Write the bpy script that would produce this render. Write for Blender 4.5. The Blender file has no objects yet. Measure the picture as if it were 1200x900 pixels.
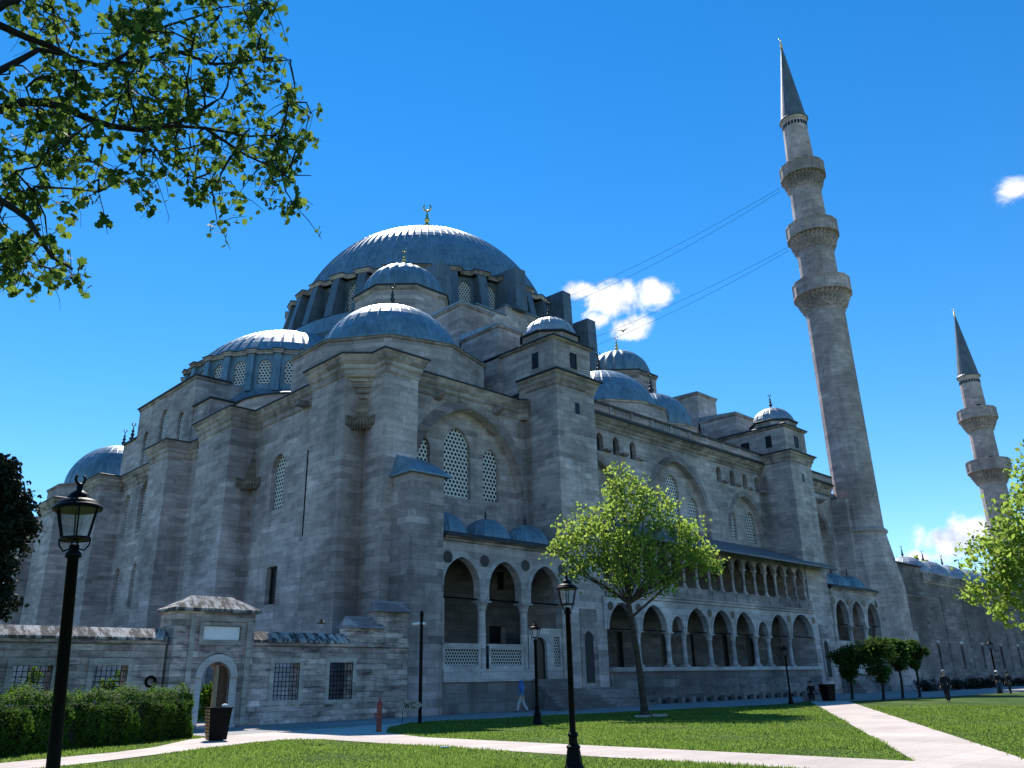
import bpy, bmesh, math, random
from math import pi, sin, cos, sqrt, atan2, radians
from mathutils import Vector, Matrix
from mathutils.geometry import tessellate_polygon
import numpy as np
random.seed(7); rng = np.random.default_rng(7)
D = bpy.data; scn = bpy.context.scene; COL = scn.collection

# ------------------------------------------------------------------ helpers
def wloc(o):
    l = Vector((0, 0, 0))
    while o is not None:
        l += o.location; o = o.parent
    return l

def tag(o, label=None, cat=None, group=None, kind=None):
    if label: o['label'] = label
    if cat: o['category'] = cat
    if group: o['group'] = group
    if kind: o['kind'] = kind
    return o

def thing(name, label, cat, loc=(0, 0, 0), group=None):
    o = D.objects.new(name, None); COL.objects.link(o); o.location = loc
    o.empty_display_size = .2
    return tag(o, label, cat, group)

def copy_tree(o, parent=None):
    c = o.copy(); COL.objects.link(c); c.parent = parent
    for ch in list(o.children): copy_tree(ch, c)
    return c

class MB:
    def __init__(s): s.v = []; s.f = []; s.uv = None
    def add(s, vs, fs):
        b = len(s.v); s.v += [tuple(p) for p in vs]; s.f += [tuple(b + i for i in f) for f in fs]
    def box(s, x0, x1, y0, y1, z0, z1):
        s.add([(x0,y0,z0),(x1,y0,z0),(x1,y1,z0),(x0,y1,z0),(x0,y0,z1),(x1,y0,z1),(x1,y1,z1),(x0,y1,z1)],
              [(3,2,1,0),(4,5,6,7),(0,1,5,4),(1,2,6,5),(2,3,7,6),(3,0,4,7)]); return s
    def hexa(s, b, t):   # bottom 4, top 4
        s.add(list(b) + list(t), [(3,2,1,0),(4,5,6,7),(0,1,5,4),(1,2,6,5),(2,3,7,6),(3,0,4,7)]); return s
    def prism(s, poly, z0, z1, bottom=True, top=True, zt=None):
        n = len(poly)
        vs = [(p[0], p[1], z0) for p in poly] + [(p[0], p[1], (z1 if zt is None else zt(p))) for p in poly]
        fs = [(i, (i+1) % n, n + (i+1) % n, n + i) for i in range(n)]
        if bottom: fs.append(tuple(range(n-1, -1, -1)))
        if top: fs.append(tuple(range(n, 2*n)))
        s.add(vs, fs); return s
    def lathe(s, c, prof, n=24, a0=0, a1=2*pi, rot=0, capb=False, capt=False, flute=None):
        full = abs(a1 - a0 - 2*pi) < 1e-6
        m = n if full else n + 1
        vs = []
        for r, z in prof:
            for i in range(m):
                a = rot + a0 + (a1 - a0) * i / n
                rr = r * (flute(a, z) if flute else 1)
                vs.append((c[0] + rr*cos(a), c[1] + rr*sin(a), z))
        fs = []
        for j in range(len(prof) - 1):
            for i in range(n):
                k = (i+1) % m
                fs.append((j*m+i, j*m+k, (j+1)*m+k, (j+1)*m+i))
        if capb: fs.append(tuple(range(m-1, -1, -1)))
        if capt: fs.append(tuple((len(prof)-1)*m + i for i in range(m)))
        s.add(vs, fs); return s
    def tube(s, pts, rads, n=8, cap=True):
        pts = [Vector(p) for p in pts]
        if not hasattr(rads, '__len__'): rads = [rads]*len(pts)
        b = len(s.v); up = Vector((0.31, 0.17, 1)).normalized()
        for i, p in enumerate(pts):
            d = (pts[min(i+1, len(pts)-1)] - pts[max(i-1, 0)])
            d = d.normalized() if d.length > 1e-9 else Vector((0,0,1))
            x = d.cross(up)
            if x.length < .15: x = d.cross(Vector((1, 0, 0)))
            x.normalize(); y = d.cross(x)
            for k in range(n):
                a = 2*pi*k/n; q = p + (x*cos(a) + y*sin(a))*rads[i]
                s.v.append(tuple(q))
        for i in range(len(pts)-1):
            for k in range(n):
                s.f.append((b+i*n+k, b+i*n+(k+1) % n, b+(i+1)*n+(k+1) % n, b+(i+1)*n+k))
        if cap:
            s.f.append(tuple(b+k for k in range(n-1, -1, -1))); e = b+(len(pts)-1)*n
            s.f.append(tuple(e+k for k in range(n)))
        return s
    def sphere(s, c, r, n=12, m=8, sc=(1, 1, 1)):
        prof = [(max(1e-3, sin(pi*j/m)), -cos(pi*j/m)) for j in range(m+1)]
        b = len(s.v); s.lathe((0, 0), prof, n)
        for i in range(b, len(s.v)):
            x, y, z = s.v[i]; s.v[i] = (c[0]+x*r*sc[0], c[1]+y*r*sc[1], c[2]+z*r*sc[2])
        return s
    def panel(s, O, ex, n, outer, holes=(), depth=0.0, back=False):
        """wall face in the plane O + ex*s + z*t with outward normal n; holes get reveals `depth` deep"""
        O = Vector(O); ex = Vector(ex); n = Vector(n)
        P = lambda q, d=0: tuple(O + ex*q[0] + Vector((0, 0, q[1])) - n*d)
        loops = [list(outer)] + [list(h) for h in holes]
        flat = [q for l in loops for q in l]
        tris = tessellate_polygon([[Vector((q[0], q[1], 0)) for q in l] for l in loops])
        s.add([P(q) for q in flat], [tuple(t) for t in tris])
        if depth:
            for h in (holes if not back else loops):
                m = len(h); s.add([P(q) for q in h] + [P(q, depth) for q in h], [(i, (i+1) % m, m+(i+1) % m, m+i) for i in range(m)])
        return s
    def sweep(s, path, prof, closed=False, capends=True):
        """horizontal moulding: path in plan (outside = right-hand side), prof = [(out, z)]"""
        pts = [Vector((p[0], p[1])) for p in path]; n = len(pts); vs = []
        nor = []
        for i in range(n):
            def dirn(a, b):
                d = (pts[b % n] - pts[a % n]).normalized(); return Vector((d.y, -d.x))
            if closed: a, b = dirn(i-1, i), dirn(i, i+1)
            else:
                a = dirn(i-1, i) if i > 0 else dirn(i, i+1); b = dirn(i, i+1) if i < n-1 else a
            m = (a + b)
            if m.length < 1e-6: m = a.copy()
            m.normalize(); k = max(.35, m.dot(a)); nor.append(m / k)
        for o, z in prof:
            for i in range(n): vs.append((pts[i].x + nor[i].x*o, pts[i].y + nor[i].y*o, z))
        fs = []
        for j in range(len(prof)-1):
            for i in range(n if closed else n-1):
                k = (i+1) % n; fs.append((j*n+i, j*n+k, (j+1)*n+k, (j+1)*n+i))
        if capends and not closed:
            fs.append(tuple(j*n for j in range(len(prof)))); fs.append(tuple(j*n+n-1 for j in range(len(prof)-1, -1, -1)))
        s.add(vs, fs); return s
    def build(s, name, mat, parent=None, smooth=False, uvs=None):
        me = D.meshes.new(name)
        off = wloc(parent) if parent is not None else Vector((0, 0, 0))
        vs = [(a[0]-off.x, a[1]-off.y, a[2]-off.z) for a in s.v]
        me.from_pydata(vs, [], s.f); me.validate()
        me.materials.append(mat)
        if smooth: me.polygons.foreach_set('use_smooth', [True]*len(me.polygons))
        if s.uv is not None and len(s.uv) == len(s.v):
            l = me.uv_layers.new(name='UVMap')
            li = np.zeros(len(me.loops), dtype=np.int32); me.loops.foreach_get('vertex_index', li)
            l.data.foreach_set('uv', np.array(s.uv, dtype=np.float32)[li].ravel())
        me.update()
        o = D.objects.new(name, me); COL.objects.link(o); o.parent = parent
        return o

def fastmesh(name, V, F, mat, parent=None, smooth=False):
    """numpy mesh, F = (n,k)"""
    off = wloc(parent) if parent is not None else Vector((0, 0, 0))
    V = np.asarray(V, dtype=np.float32) - np.array(off, dtype=np.float32); F = np.asarray(F, dtype=np.int32)
    me = D.meshes.new(name); n, k = F.shape
    me.vertices.add(len(V)); me.vertices.foreach_set('co', V.ravel())
    me.loops.add(n*k); me.loops.foreach_set('vertex_index', F.ravel())
    me.polygons.add(n); me.polygons.foreach_set('loop_start', np.arange(0, n*k, k, dtype=np.int32))
    me.polygons.foreach_set('loop_total', np.full(n, k, dtype=np.int32))
    me.update(calc_edges=True); me.materials.append(mat)
    o = D.objects.new(name, me); COL.objects.link(o); o.parent = parent
    return o

def arch(sc, w, z0, zs, za, n=10, bottom=True):
    """pointed arch outline (s,z), anticlockwise from bottom left"""
    zs = max(zs, za - 1.2*w/2)
    a = w/2; h = max(za - zs, a*1.0001); R = (a*a + h*h)/(2*a)
    left = []
    th = math.atan2(h, R - a)
    for i in range(n+1):
        t = th*i/n
        left.append((sc - a + R - R*cos(t), zs + R*sin(t)))   # from left spring up to apex
    right = [(2*sc - x, z) for x, z in left[::-1]][1:]
    pts = left + right
    if bottom: pts = [(sc - a, z0)] + pts + [(sc + a, z0)]
    return pts[::-1]

def rect(s0, s1, z0, z1): return [(s0, z0), (s1, z0), (s1, z1), (s0, z1)]

# ------------------------------------------------------------------ materials
def mat(name):
    m = D.materials.new(name); m.use_nodes = True; nt = m.node_tree
    b = nt.nodes['Principled BSDF']; return m, nt, b
def N(nt, t, **k):
    n = nt.nodes.new(t)
    for a, v in k.items():
        if a.startswith('i_'): n.inputs[a[2:].replace('_', ' ')].default_value = v
        else: setattr(n, a, v)
    return n
def L(nt, a, b): nt.links.new(a, b)
def simple(name, col, rough=.6, metal=0, noise=0, nscale=5, spec=.3, bump=0):
    m, nt, b = mat(name); b.inputs['Base Color'].default_value = (*col, 1); b.inputs['Roughness'].default_value = rough
    b.inputs['Metallic'].default_value = metal; b.inputs['Specular IOR Level'].default_value = spec
    if noise or bump:
        g = N(nt, 'ShaderNodeNewGeometry'); t = N(nt, 'ShaderNodeTexNoise', i_Scale=nscale, i_Detail=6); L(nt, g.outputs['Position'], t.inputs['Vector'])
        mr = N(nt, 'ShaderNodeMapRange'); mr.inputs['From Min'].default_value = .3; mr.inputs['From Max'].default_value = .7
        mr.inputs['To Min'].default_value = 1-noise; mr.inputs['To Max'].default_value = 1+noise; L(nt, t.outputs['Fac'], mr.inputs['Value'])
        h = N(nt, 'ShaderNodeHueSaturation'); h.inputs['Color'].default_value = (*col, 1); L(nt, mr.outputs['Result'], h.inputs['Value']); L(nt, h.outputs['Color'], b.inputs['Base Color'])
        if bump:
            bp = N(nt, 'ShaderNodeBump', i_Strength=bump, i_Distance=.03); L(nt, t.outputs['Fac'], bp.inputs['Height']); L(nt, bp.outputs['Normal'], b.inputs['Normal'])
    return m

def stone(name, c1, c2, bw=1.25, rh=.42, mortar=.014, stain=.5, streak=.35, patina=0.0, bump=.35, polar=None, rough=.85, contrast=1.0, dark=(.10,.09,.08), odd=1.0, pscale=(.7,.7,2.6), pth=(.5,.66), washes=()):
    m, nt, b = mat(name)
    g = N(nt, 'ShaderNodeNewGeometry'); sp = N(nt, 'ShaderNodeSeparateXYZ'); L(nt, g.outputs['Position'], sp.inputs[0])
    if polar:      # courses wrapped round a shaft standing at `polar`
        sx = N(nt, 'ShaderNodeMath', operation='SUBTRACT'); L(nt, sp.outputs['X'], sx.inputs[0]); sx.inputs[1].default_value = polar[0]
        sy = N(nt, 'ShaderNodeMath', operation='SUBTRACT'); L(nt, sp.outputs['Y'], sy.inputs[0]); sy.inputs[1].default_value = polar[1]
        at = N(nt, 'ShaderNodeMath', operation='ARCTAN2'); L(nt, sy.outputs[0], at.inputs[0]); L(nt, sx.outputs[0], at.inputs[1])
        ad = N(nt, 'ShaderNodeMath', operation='MULTIPLY'); L(nt, at.outputs[0], ad.inputs[0]); ad.inputs[1].default_value = 2.6
    else:
        ad = N(nt, 'ShaderNodeMath', operation='ADD'); L(nt, sp.outputs['X'], ad.inputs[0]); L(nt, sp.outputs['Y'], ad.inputs[1])
    cb = N(nt, 'ShaderNodeCombineXYZ'); L(nt, ad.outputs[0], cb.inputs[0]); L(nt, sp.outputs['Z'], cb.inputs[1])
    # blocks of uneven length: shift each course
    br = N(nt, 'ShaderNodeTexBrick'); L(nt, cb.outputs[0], br.inputs['Vector'])
    br.inputs['Scale'].default_value = 1; br.inputs['Brick Width'].default_value = bw; br.inputs['Row Height'].default_value = rh
    br.inputs['Mortar Size'].default_value = mortar; br.inputs['Mortar Smooth'].default_value = .3; br.inputs['Bias'].default_value = -.15
    br.inputs['Color1'].default_value = (*c1, 1); br.inputs['Color2'].default_value = (*c2, 1)
    br.inputs['Mortar'].default_value = (*[x*.78 for x in c2], 1); br.offset = .43; br.squash = 1.6; br.squash_frequency = 3
    col = br.outputs['Color']
    # odd blocks, a second coarser layer
    b2 = N(nt, 'ShaderNodeTexBrick'); L(nt, cb.outputs[0], b2.inputs['Vector']); b2.inputs['Scale'].default_value = 1
    b2.inputs['Brick Width'].default_value = bw*1.9; b2.inputs['Row Height'].default_value = rh; b2.inputs['Mortar Size'].default_value = 0; b2.offset = .37
    b2.inputs['Color1'].default_value = (0, 0, 0, 1); b2.inputs['Color2'].default_value = (1, 1, 1, 1); b2.inputs['Bias'].default_value = 0
    b3 = N(nt, 'ShaderNodeTexBrick'); L(nt, cb.outputs[0], b3.inputs['Vector']); b3.inputs['Scale'].default_value = 1
    b3.inputs['Brick Width'].default_value = bw*1.3; b3.inputs['Row Height'].default_value = rh; b3.inputs['Mortar Size'].default_value = 0; b3.offset = .61; b3.squash = 1.5; b3.squash_frequency = 4
    b3.inputs['Color1'].default_value = (0, 0, 0, 1); b3.inputs['Color2'].default_value = (1, 1, 1, 1)
    def mul(colout, facout, lo, hi, f0=.3, f1=.7):
        mr = N(nt, 'ShaderNodeMapRange'); mr.inputs['From Min'].default_value = f0; mr.inputs['From Max'].default_value = f1
        mr.inputs['To Min'].default_value = lo; mr.inputs['To Max'].default_value = hi; L(nt, facout, mr.inputs['Value'])
        h = N(nt, 'ShaderNodeHueSaturation'); L(nt, colout, h.inputs['Color']); L(nt, mr.outputs['Result'], h.inputs['Value']); return h.outputs['Color']
    col = mul(col, b2.outputs['Color'], 1-.10*contrast, 1+.10*contrast, 0, 1)
    for lo, hi, val in ((.80, .86, .66), (.20, .13, 1.32)):
        o1 = N(nt, 'ShaderNodeMapRange'); o1.inputs['From Min'].default_value = lo; o1.inputs['From Max'].default_value = hi; o1.inputs['To Min'].default_value = 1; o1.inputs['To Max'].default_value = 1+(val-1)*contrast*odd*.6; L(nt, b3.outputs['Color'], o1.inputs['Value'])
        h9 = N(nt, 'ShaderNodeHueSaturation'); L(nt, col, h9.inputs['Color']); L(nt, o1.outputs['Result'], h9.inputs['Value']); col = h9.outputs['Color']
    # large patches
    n1 = N(nt, 'ShaderNodeTexNoise', i_Scale=.16, i_Detail=7, i_Roughness=.62); L(nt, g.outputs['Position'], n1.inputs['Vector'])
    col = mul(col, n1.outputs['Fac'], 1-.36*contrast, 1+.26*contrast, .36, .64)
    # veining inside blocks
    mp = N(nt, 'ShaderNodeMapping'); mp.inputs['Scale'].default_value = (.8, .8, 2.6); L(nt, g.outputs['Position'], mp.inputs['Vector'])
    n2 = N(nt, 'ShaderNodeTexNoise', i_Scale=1.3, i_Detail=8, i_Roughness=.7); L(nt, mp.outputs[0], n2.inputs['Vector'])
    col = mul(col, n2.outputs['Fac'], 1-.25*contrast, 1+.22*contrast)
    n4 = N(nt, 'ShaderNodeTexNoise', i_Scale=9, i_Detail=6, i_Roughness=.7); L(nt, g.outputs['Position'], n4.inputs['Vector'])
    col = mul(col, n4.outputs['Fac'], .9, 1.1)
    # vertical water streaks
    mp2 = N(nt, 'ShaderNodeMapping'); mp2.inputs['Scale'].default_value = (1.1, 1.1, .07); L(nt, g.outputs['Position'], mp2.inputs['Vector'])
    n3 = N(nt, 'ShaderNodeTexNoise', i_Scale=.9, i_Detail=6, i_Roughness=.65); L(nt, mp2.outputs[0], n3.inputs['Vector'])
    cr = N(nt, 'ShaderNodeMapRange'); cr.inputs['From Min'].default_value = .50; cr.inputs['From Max'].default_value = .70; cr.inputs['To Max'].default_value = streak; L(nt, n3.outputs['Fac'], cr.inputs['Value'])
    mx = N(nt, 'ShaderNodeMix', data_type='RGBA'); L(nt, cr.outputs['Result'], mx.inputs['Factor']); L(nt, col, mx.inputs['A']); mx.inputs['B'].default_value = (*dark, 1); col = mx.outputs['Result']
    if patina:   # black crust on weathered stone
        n5 = N(nt, 'ShaderNodeTexNoise', i_Scale=1.1, i_Detail=10, i_Roughness=.72)
        mp3 = N(nt, 'ShaderNodeMapping'); mp3.inputs['Scale'].default_value = pscale; L(nt, g.outputs['Position'], mp3.inputs['Vector']); L(nt, mp3.outputs[0], n5.inputs['Vector'])
        c5 = N(nt, 'ShaderNodeMapRange'); c5.inputs['From Min'].default_value = pth[0]; c5.inputs['From Max'].default_value = pth[1]; c5.inputs['To Max'].default_value = patina; L(nt, n5.outputs['Fac'], c5.inputs['Value'])
        m5 = N(nt, 'ShaderNodeMix', data_type='RGBA'); L(nt, c5.outputs['Result'], m5.inputs['Factor']); L(nt, col, m5.inputs['A']); m5.inputs['B'].default_value = (.045, .042, .04, 1); col = m5.outputs['Result']
    for (sx_, sy_, r_, za, zb, cc, amt) in washes:      # soot and rust washed down the stone from roof spouts and re-entrant corners
        pl = N(nt, 'ShaderNodeCombineXYZ'); L(nt, sp.outputs['X'], pl.inputs[0]); L(nt, sp.outputs['Y'], pl.inputs[1])
        dd = N(nt, 'ShaderNodeVectorMath', operation='DISTANCE'); L(nt, pl.outputs[0], dd.inputs[0]); dd.inputs[1].default_value = (sx_, sy_, 0)
        a1_ = N(nt, 'ShaderNodeMapRange', interpolation_type='SMOOTHSTEP'); a1_.inputs['From Min'].default_value = r_*.15; a1_.inputs['From Max'].default_value = r_; a1_.inputs['To Min'].default_value = 1; a1_.inputs['To Max'].default_value = 0; L(nt, dd.outputs['Value'], a1_.inputs['Value'])
        a2_ = N(nt, 'ShaderNodeMapRange', interpolation_type='SMOOTHSTEP'); a2_.inputs['From Min'].default_value = za; a2_.inputs['From Max'].default_value = za+7; L(nt, sp.outputs['Z'], a2_.inputs['Value'])
        a3_ = N(nt, 'ShaderNodeMapRange'); a3_.inputs['From Min'].default_value = zb; a3_.inputs['From Max'].default_value = zb+1; a3_.inputs['To Min'].default_value = 1; a3_.inputs['To Max'].default_value = 0; L(nt, sp.outputs['Z'], a3_.inputs['Value'])
        m1_ = N(nt, 'ShaderNodeMath', operation='MULTIPLY'); L(nt, a1_.outputs[0], m1_.inputs[0]); L(nt, a2_.outputs[0], m1_.inputs[1])
        m2_ = N(nt, 'ShaderNodeMath', operation='MULTIPLY'); L(nt, m1_.outputs[0], m2_.inputs[0]); L(nt, a3_.outputs[0], m2_.inputs[1])
        nm_ = N(nt, 'ShaderNodeMapRange'); nm_.inputs['From Min'].default_value = .3; nm_.inputs['From Max'].default_value = .6; nm_.inputs['To Min'].default_value = .45*amt; nm_.inputs['To Max'].default_value = min(1, amt); L(nt, n3.outputs['Fac'], nm_.inputs['Value'])
        m4_ = N(nt, 'ShaderNodeMath', operation='MULTIPLY'); L(nt, m2_.outputs[0], m4_.inputs[0]); L(nt, nm_.outputs[0], m4_.inputs[1])
        mw_ = N(nt, 'ShaderNodeMix', data_type='RGBA'); L(nt, m4_.outputs[0], mw_.inputs['Factor']); L(nt, col, mw_.inputs['A']); mw_.inputs['B'].default_value = (*cc, 1); col = mw_.outputs['Result']
    L(nt, col, b.inputs['Base Color']); b.inputs['Roughness'].default_value = rough; b.inputs['Specular IOR Level'].default_value = .25
    bp = N(nt, 'ShaderNodeBump', i_Strength=bump, i_Distance=.03)
    am = N(nt, 'ShaderNodeMath', operation='MULTIPLY_ADD'); L(nt, br.outputs['Fac'], am.inputs[0]); am.inputs[1].default_value = -.7; L(nt, n4.outputs['Fac'], am.inputs[2])
    L(nt, am.outputs[0], bp.inputs['Height']); L(nt, bp.outputs['Normal'], b.inputs['Normal'])
    return m

M = {}
M['stone'] = stone('ashlar_stone', (.52,.442,.432), (.40,.338,.332), bw=1.05, rh=.40, mortar=.012, bump=.35, contrast=.95, streak=.27, dark=(.10,.085,.075),
    washes=((28.05,42.2,1.25,-2,18.5,(.13,.085,.06),.5),(28.2,57.0,1.25,-2,17,(.12,.085,.065),.5),(28.2,63.2,1.4,-4,21,(.05,.06,.062),.85),(28.1,73.6,.9,2,21,(.05,.045,.045),.7),(41.9,41.5,1.0,8,20,(.07,.055,.045),.6),(76.9,41.5,.9,12,21,(.06,.05,.045),.6)))
M['stone_dark'] = stone('ashlar_stone_banded', (.38,.322,.32), (.26,.218,.22), mortar=.012, bump=.2, contrast=1.15, streak=.45)
M['stone_warm'] = stone('cornice_stone', (.46,.385,.355), (.36,.30,.275), bw=.9, rh=.3, streak=.75, contrast=1.2, dark=(.09,.07,.055))
M['marble'] = stone('marble_blocks', (.50,.455,.455), (.40,.365,.365), bw=1.1, rh=.45, streak=.3, contrast=.8, rough=.6)
M['base_stone'] = stone('fountain_wall_marble', (.22,.20,.205), (.145,.132,.136), bw=1.6, rh=.55, streak=.7, contrast=1.0)
M['garden_stone'] = stone('weathered_limestone', (.60,.485,.445), (.43,.35,.32), bw=.8, rh=.27, mortar=.014, stain=.8, streak=.5, patina=.85, bump=.8, contrast=1.4)
M['coping'] = stone('weathered_coping', (.47,.44,.41), (.38,.355,.33), bw=.9, rh=5, mortar=.03, streak=.2, patina=.95, bump=.8, odd=.3, pscale=(3.2,.9,1.2), pth=(.46,.54))
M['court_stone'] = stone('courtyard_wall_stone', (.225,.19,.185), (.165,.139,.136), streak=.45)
M['tower1'] = stone('minaret_stone', (.56,.445,.43), (.45,.36,.35), polar=(96, 40.1), bw=1.0, rh=.5, streak=.3, odd=.5)
M['tower2'] = stone('small_minaret_stone', (.56,.445,.43), (.45,.36,.35), polar=(157.5, 41.8), bw=1.0, rh=.5, streak=.3, odd=.5)

def lead(name, col, metal=.5, rough=.45, seams=True):
    m, nt, b = mat(name)
    g = N(nt, 'ShaderNodeNewGeometry')
    n1 = N(nt, 'ShaderNodeTexNoise', i_Scale=.6, i_Detail=8, i_Roughness=.65); L(nt, g.outputs['Position'], n1.inputs['Vector'])
    mp2 = N(nt, 'ShaderNodeMapping'); mp2.inputs['Scale'].default_value = (2.2, 2.2, .25); L(nt, g.outputs['Position'], mp2.inputs['Vector'])
    n2 = N(nt, 'ShaderNodeTexNoise', i_Scale=1.5, i_Detail=6, i_Roughness=.6); L(nt, mp2.outputs[0], n2.inputs['Vector'])
    def mr(o, lo, hi, a=.3, c=.7):
        r = N(nt, 'ShaderNodeMapRange'); r.inputs['From Min'].default_value = a; r.inputs['From Max'].default_value = c
        r.inputs['To Min'].default_value = lo; r.inputs['To Max'].default_value = hi; L(nt, o, r.inputs['Value']); return r.outputs['Result']
    mm = N(nt, 'ShaderNodeMath', operation='MULTIPLY'); L(nt, mr(n1.outputs['Fac'], .68, 1.28), mm.inputs[0]); L(nt, mr(n2.outputs['Fac'], .72, 1.28), mm.inputs[1])
    h = N(nt, 'ShaderNodeHueSaturation'); h.inputs['Color'].default_value = (*col, 1); L(nt, mm.outputs[0], h.inputs['Value'])
    out = h.outputs['Color']
    if seams:     # horizontal welts every ~1.1 m of height
        sp = N(nt, 'ShaderNodeSeparateXYZ'); L(nt, g.outputs['Position'], sp.inputs[0])
        w = N(nt, 'ShaderNodeMath', operation='MODULO'); L(nt, sp.outputs['Z'], w.inputs[0]); w.inputs[1].default_value = 1.63
        lt = N(nt, 'ShaderNodeMath', operation='LESS_THAN'); L(nt, w.outputs[0], lt.inputs[0]); lt.inputs[1].default_value = .05
        mx = N(nt, 'ShaderNodeMix', data_type='RGBA'); m3 = N(nt, 'ShaderNodeMath', operation='MULTIPLY'); L(nt, lt.outputs[0], m3.inputs[0]); m3.inputs[1].default_value = .35
        L(nt, m3.outputs[0], mx.inputs['Factor']); L(nt, out, mx.inputs['A']); mx.inputs['B'].default_value = (*[c*.45 for c in col], 1); out = mx.outputs['Result']
    L(nt, out, b.inputs['Base Color']); b.inputs['Metallic'].default_value = metal
    L(nt, mr(n1.outputs['Fac'], rough-.1, rough+.15), b.inputs['Roughness'])
    bp = N(nt, 'ShaderNodeBump', i_Strength=.2, i_Distance=.05); L(nt, n1.outputs['Fac'], bp.inputs['Height']); L(nt, bp.outputs['Normal'], b.inputs['Normal'])
    return m
M['lead'] = lead('lead_sheet', (.155, .245, .305), metal=.25, rough=.42)
M['lead_drum'] = lead('slate_grey_lead', (.115, .155, .19), metal=.2, rough=.5)
M['lead_grey'] = lead('grey_lead_sheet', (.30, .34, .38), metal=.35, rough=.5)
M['lead_dark'] = lead('dark_lead_edge', (.028, .036, .048), metal=.2, rough=.6, seams=False)
M['white_marble'] = stone('white_marble', (.62,.585,.56), (.50,.47,.45), bw=.8, rh=.7, streak=.3, contrast=.5, odd=.2)
M['gold'] = simple('gilded_copper', (.75, .52, .18), .3, 1)
M['bronze'] = simple('dark_bronze', (.05, .055, .06), .45, .6)
M['iron'] = simple('black_painted_iron', (.003, .003, .004), .5, 0, spec=.10)
M['void'] = simple('dark_room_glass', (.010, .012, .015), .35)
M['hole'] = simple('dark_recess_stone', (.045, .045, .045), .9)
M['wood'] = simple('brown_wood', (.10, .045, .022), .55, 0, .3, 7, bump=.3)
M['wood_edge'] = simple('worn_wood_edge', (.33, .24, .15), .6, 0, .3, 9)
M['paving'] = stone('paving_slabs', (.33,.315,.30), (.27,.257,.245), bw=.9, rh=.5, streak=0, contrast=.35, bump=.2, odd=.4)

# hexagonal stone lattice over dark glass, laid out in the window's own metres (UV)
def lattice(name, pitch, col, rad=.34):
    m, nt, b = mat(name); uv = N(nt, 'ShaderNodeUVMap'); uv.uv_map = 'UVMap'
    dv = N(nt, 'ShaderNodeVectorMath', operation='DIVIDE'); L(nt, uv.outputs[0], dv.inputs[0]); dv.inputs[1].default_value = (pitch, pitch*1.732, 1)
    ds = []
    for off in ((0, 0, 0), (.5, .5, 0)):
        a = N(nt, 'ShaderNodeVectorMath', operation='ADD'); L(nt, dv.outputs[0], a.inputs[0]); a.inputs[1].default_value = off
        fr = N(nt, 'ShaderNodeVectorMath', operation='FRACTION'); L(nt, a.outputs[0], fr.inputs[0])
        sb = N(nt, 'ShaderNodeVectorMath', operation='SUBTRACT'); L(nt, fr.outputs[0], sb.inputs[0]); sb.inputs[1].default_value = (.5, .5, 0)
        ml = N(nt, 'ShaderNodeVectorMath', operation='MULTIPLY'); L(nt, sb.outputs[0], ml.inputs[0]); ml.inputs[1].default_value = (pitch, pitch*1.732, 0)
        ln = N(nt, 'ShaderNodeVectorMath', operation='LENGTH'); L(nt, ml.outputs[0], ln.inputs[0]); ds.append(ln.outputs['Value'])
    mn = N(nt, 'ShaderNodeMath', operation='MINIMUM'); L(nt, ds[0], mn.inputs[0]); L(nt, ds[1], mn.inputs[1])
    gt = N(nt, 'ShaderNodeMath', operation='GREATER_THAN'); L(nt, mn.outputs[0], gt.inputs[0]); gt.inputs[1].default_value = pitch*rad
    mx = N(nt, 'ShaderNodeMix', data_type='RGBA'); L(nt, gt.outputs[0], mx.inputs['Factor']); mx.inputs['A'].default_value = (.012, .016, .022, 1); mx.inputs['B'].default_value = (*col, 1)
    L(nt, mx.outputs['Result'], b.inputs['Base Color']); b.inputs['Roughness'].default_value = .55
    bp = N(nt, 'ShaderNodeBump', i_Strength=.6, i_Distance=.05); L(nt, gt.outputs[0], bp.inputs['Height']); L(nt, bp.outputs['Normal'], b.inputs['Normal'])
    return m
M['lattice'] = lattice('stone_window_lattice', .33, (.72, .70, .67))
M['lattice_fine'] = lattice('marble_screen_lattice', .20, (.55, .54, .52), .40)

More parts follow.
